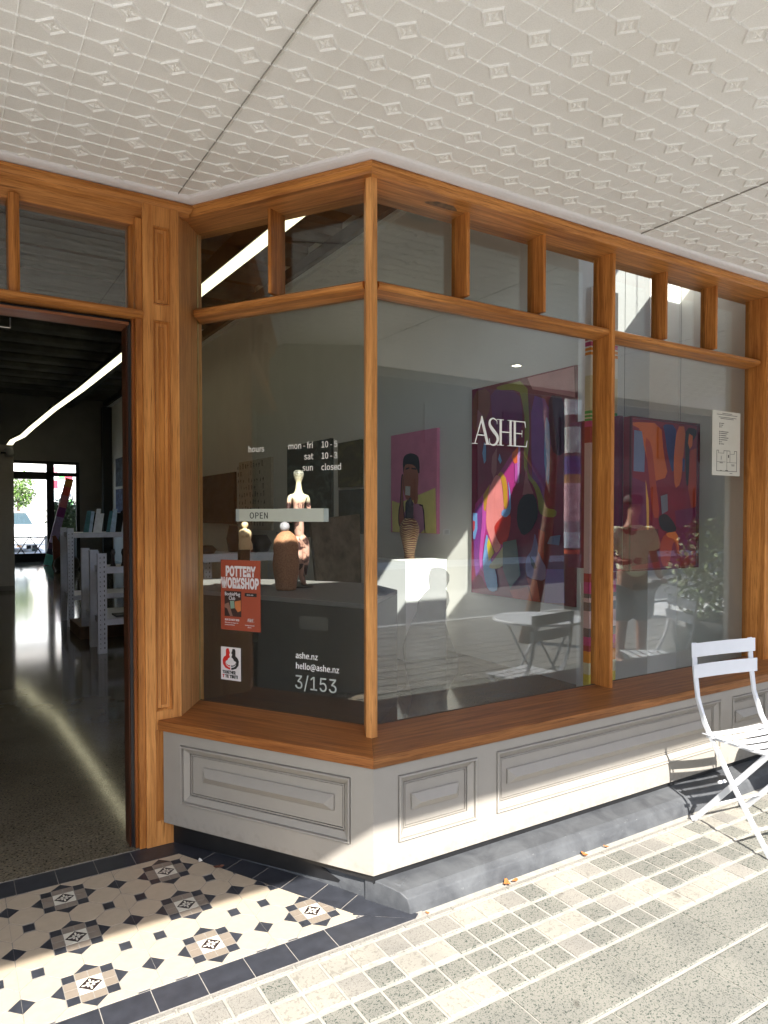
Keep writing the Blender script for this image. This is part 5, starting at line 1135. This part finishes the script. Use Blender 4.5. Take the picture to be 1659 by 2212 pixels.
# ================================================================== street furniture: white folding chairs and table
wmet = plain('white_powder_coat', (.62, .63, .66), .35, .03, 8)
def make_chair(label):
    """origin on the ground under the middle of the seat, sitter looks towards -y"""
    t = thing('bistro_chair', label, 'chair', group='white folding bistro chairs by the window')
    def L(o): o.parent = t; return o
    hw = .205
    for sx in (-1, 1):
        x = sx * hw
        # stile: from the top of the back down past the seat to the front foot
        P = [(x, .225, .94), (x, .215, .80), (x, .195, .66), (x, .150, .54), (x, .085, .44), (x, -.03, .27), (x, -.225, .012)]
        g = G(); rings = []
        for i, p in enumerate(P):
            p = Vector(p); d = (Vector(P[min(i + 1, len(P) - 1)]) - Vector(P[max(i - 1, 0)])).normalized(); a = Vector((1, 0, 0)); b = d.cross(a).normalized()
            wa, wb = ((.016, .004) if i < 2 else (.011, .007) if i == 2 else (.005, .013))
            rings.append([tuple(p - a * wa - b * wb), tuple(p + a * wa - b * wb), tuple(p + a * wa + b * wb), tuple(p - a * wa + b * wb)])
        g.loft(rings); L(g.build('stile', wmet, bevel=.0015))
        xi = sx * (hw - .018)
        g = G(); g.bar((xi, -.19, .475), (xi, .215, .025), .028, .007, (0, 1, 1)); g.bar((xi, .215, .025), (xi, .245, .008), .028, .007, (0, 1, .3)); L(g.build('rear_leg', wmet, bevel=.0012))
        g = G(); g.bar((sx * (hw - .026), -.20, .480), (sx * (hw - .026), .16, .472), .022, .006, (0, 0, 1)); L(g.build('seat_rail', wmet))
        g = G(); g.tube([(sx * (hw + .012), -.020 + .07, .262 + .01), (sx * (hw - .03), -.020 + .07, .262 + .01)], .008, 8); L(g.build('pivot', wmet))
    for (y, z, ln_) in ((.222, .902, .05), (.208, .796, .05)):
        g = G(); n = 8; rings = []
        for i in range(n + 1):
            x = -.232 + .464 * i / n; bow = .012 * (1 - (x / .232) ** 2)
            rings.append([(x, y - .012 + bow, z - .036), (x, y - .0105 + bow, z + .036), (x, y - .0085 + bow, z + .036), (x, y - .010 + bow, z - .036)])
        g.loft(rings); L(g.build('back_slat', wmet, bevel=.0008))
    for i in range(5):
        y0 = -.20 + i * .076; g = G(); n = 8; rings = []
        for q in range(n + 1):
            x = -.215 + .43 * q / n; sag = -.006 * (1 - (x / .215) ** 2)
            rings.append([(x, y0, .487 + sag), (x, y0 + .055, .485 + sag), (x, y0 + .055, .4885 + sag), (x, y0, .4905 + sag)])
        g.loft(rings); L(g.build('seat_slat', wmet, bevel=.0008))
    g = G(); g.tube([(-hw + .02, .13, .12), (hw - .02, .13, .12)], .006, 8); L(g.build('cross_rod', wmet)); g = G(); g.tube([(-hw, -.15, .11), (hw, -.15, .11)], .006, 8); L(g.build('cross_rod', wmet))
    return t
ch = make_chair('white slatted folding chair standing against the shop base at the right edge of the photo')
CR = -math.atan2(.06, .41)
ch.rotation_euler = (0, 0, CR); cs_ = Vector((3.485, 2.195 - .02, 0)); ch.location = (cs_.x + math.sin(CR) * .222, cs_.y - math.cos(CR) * .222 + .02, 0)
c2 = copy_tree(ch); c2['label'] = 'second white folding chair mirrored in the right pane beside the bush'; c2.location = (4.78, 2.02, 0); c2.rotation_euler = (0, 0, R(-62))
tb = thing('bistro_table', 'round white folding table mirrored in the window glass beside the chair', 'table', (4.02, 1.50, 0))
def TL(o): o.parent = tb; return o
TL(G().lathe([(0, .782), (.355, .782), (.362, .776), (.362, .762), (.355, .760), (.350, .776), (0, .778)], (0, 0, 0), 40).build('table_top', wmet))
for sx in (-1, 1):
    TL(G().tube([(-.27, sx * .17, .012), (.22, sx * .15, .765)], .010, 8).build('leg', wmet)); TL(G().tube([(.27, sx * .17, .012), (-.22, sx * .15, .765)], .010, 8).build('leg', wmet))
TL(G().tube([(-.27, -.17, .012), (-.27, .17, .012)], .009, 8).build('foot_bar', wmet)); TL(G().tube([(.27, -.17, .012), (.27, .17, .012)], .009, 8).build('foot_bar', wmet))

# ================================================================== man on the pavement, seen mirrored in the glass
sk1 = plain('sunlit_skin', (.42, .22, .15), .6, .06, 20); shm = plain('pale_green_tshirt', (.92, .93, .68), .8, .05, 10, .3, bscale=30); shr = plain('grey_cargo_shorts', (.22, .225, .24), .85, .12, 14, .3, bscale=40); capm = plain('dark_cap', (.03, .03, .028), .7); 
mn = thing('person', 'person in pale green T-shirt, grey shorts and dark cap, standing mirrored in the glass', 'person', (6.08, .76, 0), R(200))
BJ = [((0, 0, 1.0), (.15, .11)), ((0, .01, 1.18), (.155, .12)), ((0, .01, 1.38), (.17, .115)), ((0, .01, 1.50), (.085, .075)), ((0, 0, 1.56), .055), ((0, -.02, 1.66), (.075, .09)), ((0, -.01, 1.76), (.072, .088)),
      ((-.20, .01, 1.46), .058), ((-.26, .03, 1.20), .045), ((-.24, -.10, 1.00), .034), ((-.22, -.18, .96), .03), ((.20, .01, 1.46), .058), ((.27, .03, 1.20), .045), ((.20, -.14, 1.12), .034), ((.12, -.20, 1.14), .03),
      ((-.10, 0, .92), .095), ((-.11, -.01, .52), .062), ((-.12, .02, .30), .055), ((-.12, .02, .09), .038), ((-.12, -.13, .04), .035), ((.10, 0, .92), .095), ((.12, -.02, .52), .062), ((.13, .01, .30), .055), ((.13, .01, .09), .038), ((.13, -.14, .04), .035),
      ((0, -.115, 1.665), .018), ((0, -.10, 1.60), .035)]
skin('body', BJ, [(0, 1), (1, 2), (2, 3), (3, 4), (4, 5), (5, 6), (2, 7), (7, 8), (8, 9), (9, 10), (2, 11), (11, 12), (12, 13), (13, 14), (0, 15), (15, 16), (16, 17), (17, 18), (18, 19), (0, 20), (20, 21), (21, 22), (22, 23), (23, 24), (5, 25), (5, 26)], sk1, mn)
skin('tshirt', [((0, 0, .92), (.195, .17)), ((0, .005, 1.12), (.20, .175)), ((0, .01, 1.36), (.21, .155)), ((0, .01, 1.50), (.11, .10)), ((-.20, .01, 1.45), .098), ((-.26, .03, 1.22), .088), ((.20, .01, 1.45), .098), ((.27, .03, 1.22), .088)], [(0, 1), (1, 2), (2, 3), (2, 4), (4, 5), (2, 6), (6, 7)], shm, mn)
skin('shorts', [((0, 0, .98), (.20, .165)), ((-.10, 0, .84), .15), ((-.115, -.005, .48), .125), ((.10, 0, .84), .15), ((.12, -.01, .48), .125)], [(0, 1), (1, 2), (0, 3), (3, 4)], shr, mn)
o = G().lathe([(.098, 0), (.10, .03), (.09, .07), (.055, .10), (0, .105)], (0, -.01, 1.72), 20, sy=1.1).build('cap', capm, smooth=True); o.parent = mn
o = G().prism([(-.075, -.10), (-.06, -.18), (0, -.205), (.06, -.18), (.075, -.10)], 1.722, 1.73).build('cap_peak', capm); o.parent = mn
for sx in (-1, 1):
    for q in range(4):
        o = G().tube([(sx * .21 if sx < 0 else .11 + .0, -.20, .955 if sx < 0 else 1.135), (sx * .21 + (q - 1.5) * .018 if sx < 0 else .09 + .0 + (q - 1.5) * .004, -.235, .94 if sx < 0 else 1.14 + (q - 1.5) * .018), (sx * .21 + (q - 1.5) * .019 if sx < 0 else .06 - .004 * q, -.255, .905 if sx < 0 else 1.14 + (q - 1.5) * .018)], [.009, .008, .006], 6).build('finger', sk1, smooth=True); o.parent = mn
sho = plain('dark_shoe', (.04, .035, .03), .6)
for x in (-.12, .13):
    g = G(); g.loft([[(x - .045, .07, .0), (x + .045, .07, .0), (x + .05, -.20, .0), (x - .05, -.20, .0)], [(x - .045, .07, .07), (x + .045, .07, .07), (x + .035, -.19, .045), (x - .035, -.19, .045)]]); o = g.build('shoe', sho, bevel=.012); o.parent = mn

# ================================================================== tree, pole, planter bush (all mirrored in the glass)
bark = plain('tree_bark', (.17, .10, .065), .9, .45, 14, 1.0, bscale=18); leafg = plain('leaf_green', (.09, .13, .05), .6, .4, 40); leafg2 = plain('pale_green_leaf', (.20, .25, .12), .6, .4, 40); leafd = plain('bright_leaf_green', (.13, .24, .03), .6, .4, 30)
def leaves(n, centre, rad, size, seed, flat=1.0):
    rnd = random.Random(seed); g = G(); clumps = [(Vector((rnd.gauss(0, .5), rnd.gauss(0, .5), rnd.gauss(0, .5))), rnd.uniform(.25, .5)) for _ in range(14)]
    for _ in range(n):
        c, s = rnd.choice(clumps); p = c + Vector((rnd.gauss(0, s), rnd.gauss(0, s), rnd.gauss(0, s)))
        if p.length > 1.15: continue
        p = Vector((centre[0] + p.x * rad[0], centre[1] + p.y * rad[1], centre[2] + p.z * rad[2]))
        a = Vector((rnd.gauss(0, 1), rnd.gauss(0, 1), rnd.gauss(0, 1))).normalized(); b = a.cross(Vector((rnd.gauss(0, 1), rnd.gauss(0, 1), 1))).normalized(); L = size * rnd.uniform(.6, 1.4)
        g.add([p, p + a * L * .5 + b * L * .22, p + a * L, p + a * L * .5 - b * L * .22], [(0, 1, 2, 3)], rnd.randint(0, 1))
    return g
tr = thing('street_tree', 'leaning street tree trunk mirrored in the window between the table and the pole', 'tree', (6.35, -.95, 0))
G().tube([(6.20, -.92, -.02), (6.32, -.93, .5), (6.50, -.95, 1.1), (6.62, -.97, 1.7), (6.85, -1.15, 2.3), (7.1, -1.5, 3.2), (7.2, -2.0, 4.6)], [.12, .088, .080, .076, .072, .07, .05], 12).build('trunk', bark, tr, smooth=True)
G().tube([(6.62, -.97, 1.7), (6.45, -.90, 2.0), (6.2, -1.0, 2.4)], [.05, .03, .02], 7).build('branch', bark, tr, smooth=True)
leaves(3500, (7.2, -2.2, 5.2), (1.9, 1.7, 1.3), .16, 2).build('crown', [leafg, leafg2], tr, fixn=False)
pl_ = thing('sticker_pole', 'grey street pole wrapped in pink, white and blue bill posters, mirrored in the glass', 'pole', (9.05, -2.85, 0))
G().tube([(9.05, -2.85, -.02), (9.05, -2.85, 5.5)], .13, 16).build('post', plain('weathered_steel_pole', (.14, .10, .085), .7, .3), pl_, smooth=True)
for z0, z1, c_3, r in ((.95, 1.02, (.6, .12, .05), .131), (1.05, 1.32, (.45, .5, .55), .1315), (1.32, 1.5, (.3, .28, .3), .131), (1.5, 2.15, (.62, .38, .40), .132), (2.15, 2.3, (.38, .2, .08), .1315), (2.3, 2.6, (.06, .07, .22), .131), (2.66, 3.1, (.55, .55, .5), .1315), (3.3, 4.1, (.7, .7, .68), .132)):
    G().tube([(9.05, -2.85, z0), (9.05, -2.85, z1)], r, 16).build('bill_poster', plain('bill_%d' % int(z0 * 100), c_3, .7, .35, 9), pl_)
bs = thing('potted_bush', 'leafy bush in a round grey planter mirrored at the lower right of the glass', 'bush', (6.9, 1.25, 0))
G().lathe([(0, 0), (.30, 0), (.42, .1), (.48, .35), (.46, .52), (.42, .52), (.40, .45), (0, .45)], (6.95, 1.2, 0), 28).build('planter', plain('dark_planter', (.07, .07, .072), .5, .2), bs, smooth=True)
leaves(2600, (6.95, 1.2, 1.0), (.5, .5, .55), .075, 4).build('foliage', [leafg, leafg2], bs, fixn=False)
# buildings across the street (in their own shade)
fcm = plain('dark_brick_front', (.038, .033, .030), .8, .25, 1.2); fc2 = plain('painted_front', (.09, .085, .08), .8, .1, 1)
dgl = plain('dark_shop_glass', (.02, .02, .02), .6, .1)
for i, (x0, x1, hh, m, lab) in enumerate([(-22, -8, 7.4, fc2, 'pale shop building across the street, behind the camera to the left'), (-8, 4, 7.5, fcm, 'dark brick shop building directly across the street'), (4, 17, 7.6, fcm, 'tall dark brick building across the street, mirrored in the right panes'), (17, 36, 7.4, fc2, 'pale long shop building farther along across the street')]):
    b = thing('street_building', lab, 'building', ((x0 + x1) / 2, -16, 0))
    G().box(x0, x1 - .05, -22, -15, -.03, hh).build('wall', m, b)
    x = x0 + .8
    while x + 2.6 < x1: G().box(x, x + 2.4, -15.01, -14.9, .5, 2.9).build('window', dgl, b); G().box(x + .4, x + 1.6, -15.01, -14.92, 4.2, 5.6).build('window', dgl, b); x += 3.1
# neighbouring front beyond the window bay
nbw = thing('neighbour_front', 'plain rendered front of the neighbouring shop, right of the oak end post', 'building', (6.5, 2.6, 0)); G().box(5.37, 16, 2.55, 3.0, 0, 3.12).build('wall', brk, nbw)
# ---- the sunlit street behind the shop, seen through the rear doors
lot = G().add([(-14, 27.7, -.02), (26, 27.7, -.02), (26, 62, -.02), (-14, 62, -.02)], [(0, 1, 2, 3)]).build('rear_car_park', plain('pale_car_park', (.28, .29, .31), .9, .1, 1), fixn=False); tag(lot, kind='structure')
rb_ = thing('rear_building', 'pale sunlit building with coloured shop signs behind the rear doors', 'building', (4, 52, 0))
G().box(-12, 24, 56, 60, 0, 9).build('wall', plain('sunlit_render', (.70, .64, .60), .8, .05), rb_)
G().box(-12, 24, 55.6, 56, 6.2, 7.4).build('signboard', plain('white_signboard', (.78, .78, .78), .6), rb_)
sg = thing('sign_tower', 'tall board of red, white, blue and green shop signs beyond the rear doors', 'sign', (5.5, 46, 0))
G().box(5.05, 6.55, 46, 46.3, 2.1, 4.6).build('board', plain('sign_white', (.75, .76, .78), .6), sg)
cl_ = [(.6, .05, .08), (.12, .5, .12), (.75, .72, .74), (.5, .03, .06), (.55, .7, .72), (.1, .1, .12), (.25, .62, .2), (.6, .25, .3)]
for i, (x0, x1, z0, z1, ci) in enumerate([(4.7, 5.6, 5.3, 6.0, 7), (5.7, 6.2, 4.6, 5.3, 1), (6.2, 6.9, 4.6, 5.3, 0), (4.7, 5.6, 3.6, 4.5, 3), (5.7, 6.9, 3.9, 4.5, 4), (4.7, 5.6, 2.3, 3.0, 4), (5.8, 6.8, 2.6, 3.0, 5), (5.7, 6.9, 1.6, 2.3, 6)]): G().box(5.1 + (x0 - 4.7) * .62, 5.1 + (x1 - 4.7) * .62, 45.97, 46, 2.2 + (z0 - 1.6) * .52, 2.2 + (z1 - 1.6) * .52).build('sign_panel', plain('sign_colour_%d' % ci, cl_[ci], .6, .05), sg)
for x in (5.2, 6.4): G().box(x - .06, x + .06, 46.05, 46.25, 0, 2.1).build('support', fas, sg)
tt = thing('car_park_tree', 'bright green tree beyond the left rear door', 'tree', (3.2, 38, 0)); G().tube([(3.1, 40, 0), (3.1, 40, 2.4)], [.12, .08], 8).build('trunk', bark, tt)
leaves(2600, (3.05, 40, 2.95), (.72, .7, .85), .17, 8).build('crown', [leafd, leafg2], tt, fixn=False)
pb = thing('planter_hedge', 'dark hedge in a white planter outside the right rear door', 'hedge', (4.4, 29, 0)); G().box(3.15, 4.9, 28.7, 29.4, -.02, .85).build('planter', fc2, pb)
leaves(6500, (3.95, 29.05, 1.45), (.72, .4, .72), .15, 6).build('foliage', [leafg, leafg], pb, fixn=False)
car = thing('parked_car', 'white car parked facing the rear doors', 'car', (3.3, 36, 0))
cw_ = plain('white_car_paint', (.80, .80, .80), .2, .01); cgl = plain('car_glass', (.06, .09, .10), .05)
g = G(); rings = []
for y, z0, z1, w_ in ((34.2, .30, .72, .70), (34.3, .26, .95, .82), (35.3, .25, 1.05, .87), (37.8, .25, 1.08, .88), (38.3, .3, .98, .8)): rings.append([(2.75 - w_, y, z0), (2.75 + w_, y, z0), (2.75 + w_ * .96, y, z1), (2.75 - w_ * .96, y, z1)])
g.loft([[(p[0] - .2, p[1], p[2] * 1.15) for p in r] for r in rings]); g.build('body', cw_, car, bevel=.06)
g = G(); g.loft([[(1.8, 35.3, 1.2), (3.3, 35.3, 1.2), (3.08, 36.0, 1.72), (2.02, 36.0, 1.72)], [(1.8, 37.9, 1.21), (3.3, 37.9, 1.21), (3.08, 37.2, 1.74), (2.02, 37.2, 1.74)]]); g.build('cabin_glass', cgl, car)
G().box(2.04, 3.06, 35.95, 37.25, 1.71, 1.79).build('roof', cw_, car, bevel=.03)
for x in (1.8, 3.3):
    for y in (34.9, 37.4): 
        g = G(); g.tube([(x - .1, y, .31), (x + .1, y, .31)], .31, 18); g.build('wheel', BLK, car)
for x in (2.0, 3.1): G().box(x - .14, x + .14, 34.17, 34.22, .68, .82).build('headlight', plain('headlight_lens', (.5, .55, .6), .1), car)
rt = thing('cafe_table', 'dark trestle table just outside the rear doors', 'table', (2.7, 28.3, 0)); dm = plain('dark_table_metal', (.03, .03, .03), .5)
G().box(1.8, 3.1, 28.1, 28.7, .80, .83).build('table_top', dm, rt)
for x in (2.0, 2.55): G().tube([(x, 28.3, 0), (x + .5, 28.3, .8)], .02, 6).build('leg', dm, rt); G().tube([(x + .5, 28.3, 0), (x, 28.3, .8)], .02, 6).build('leg', dm, rt)
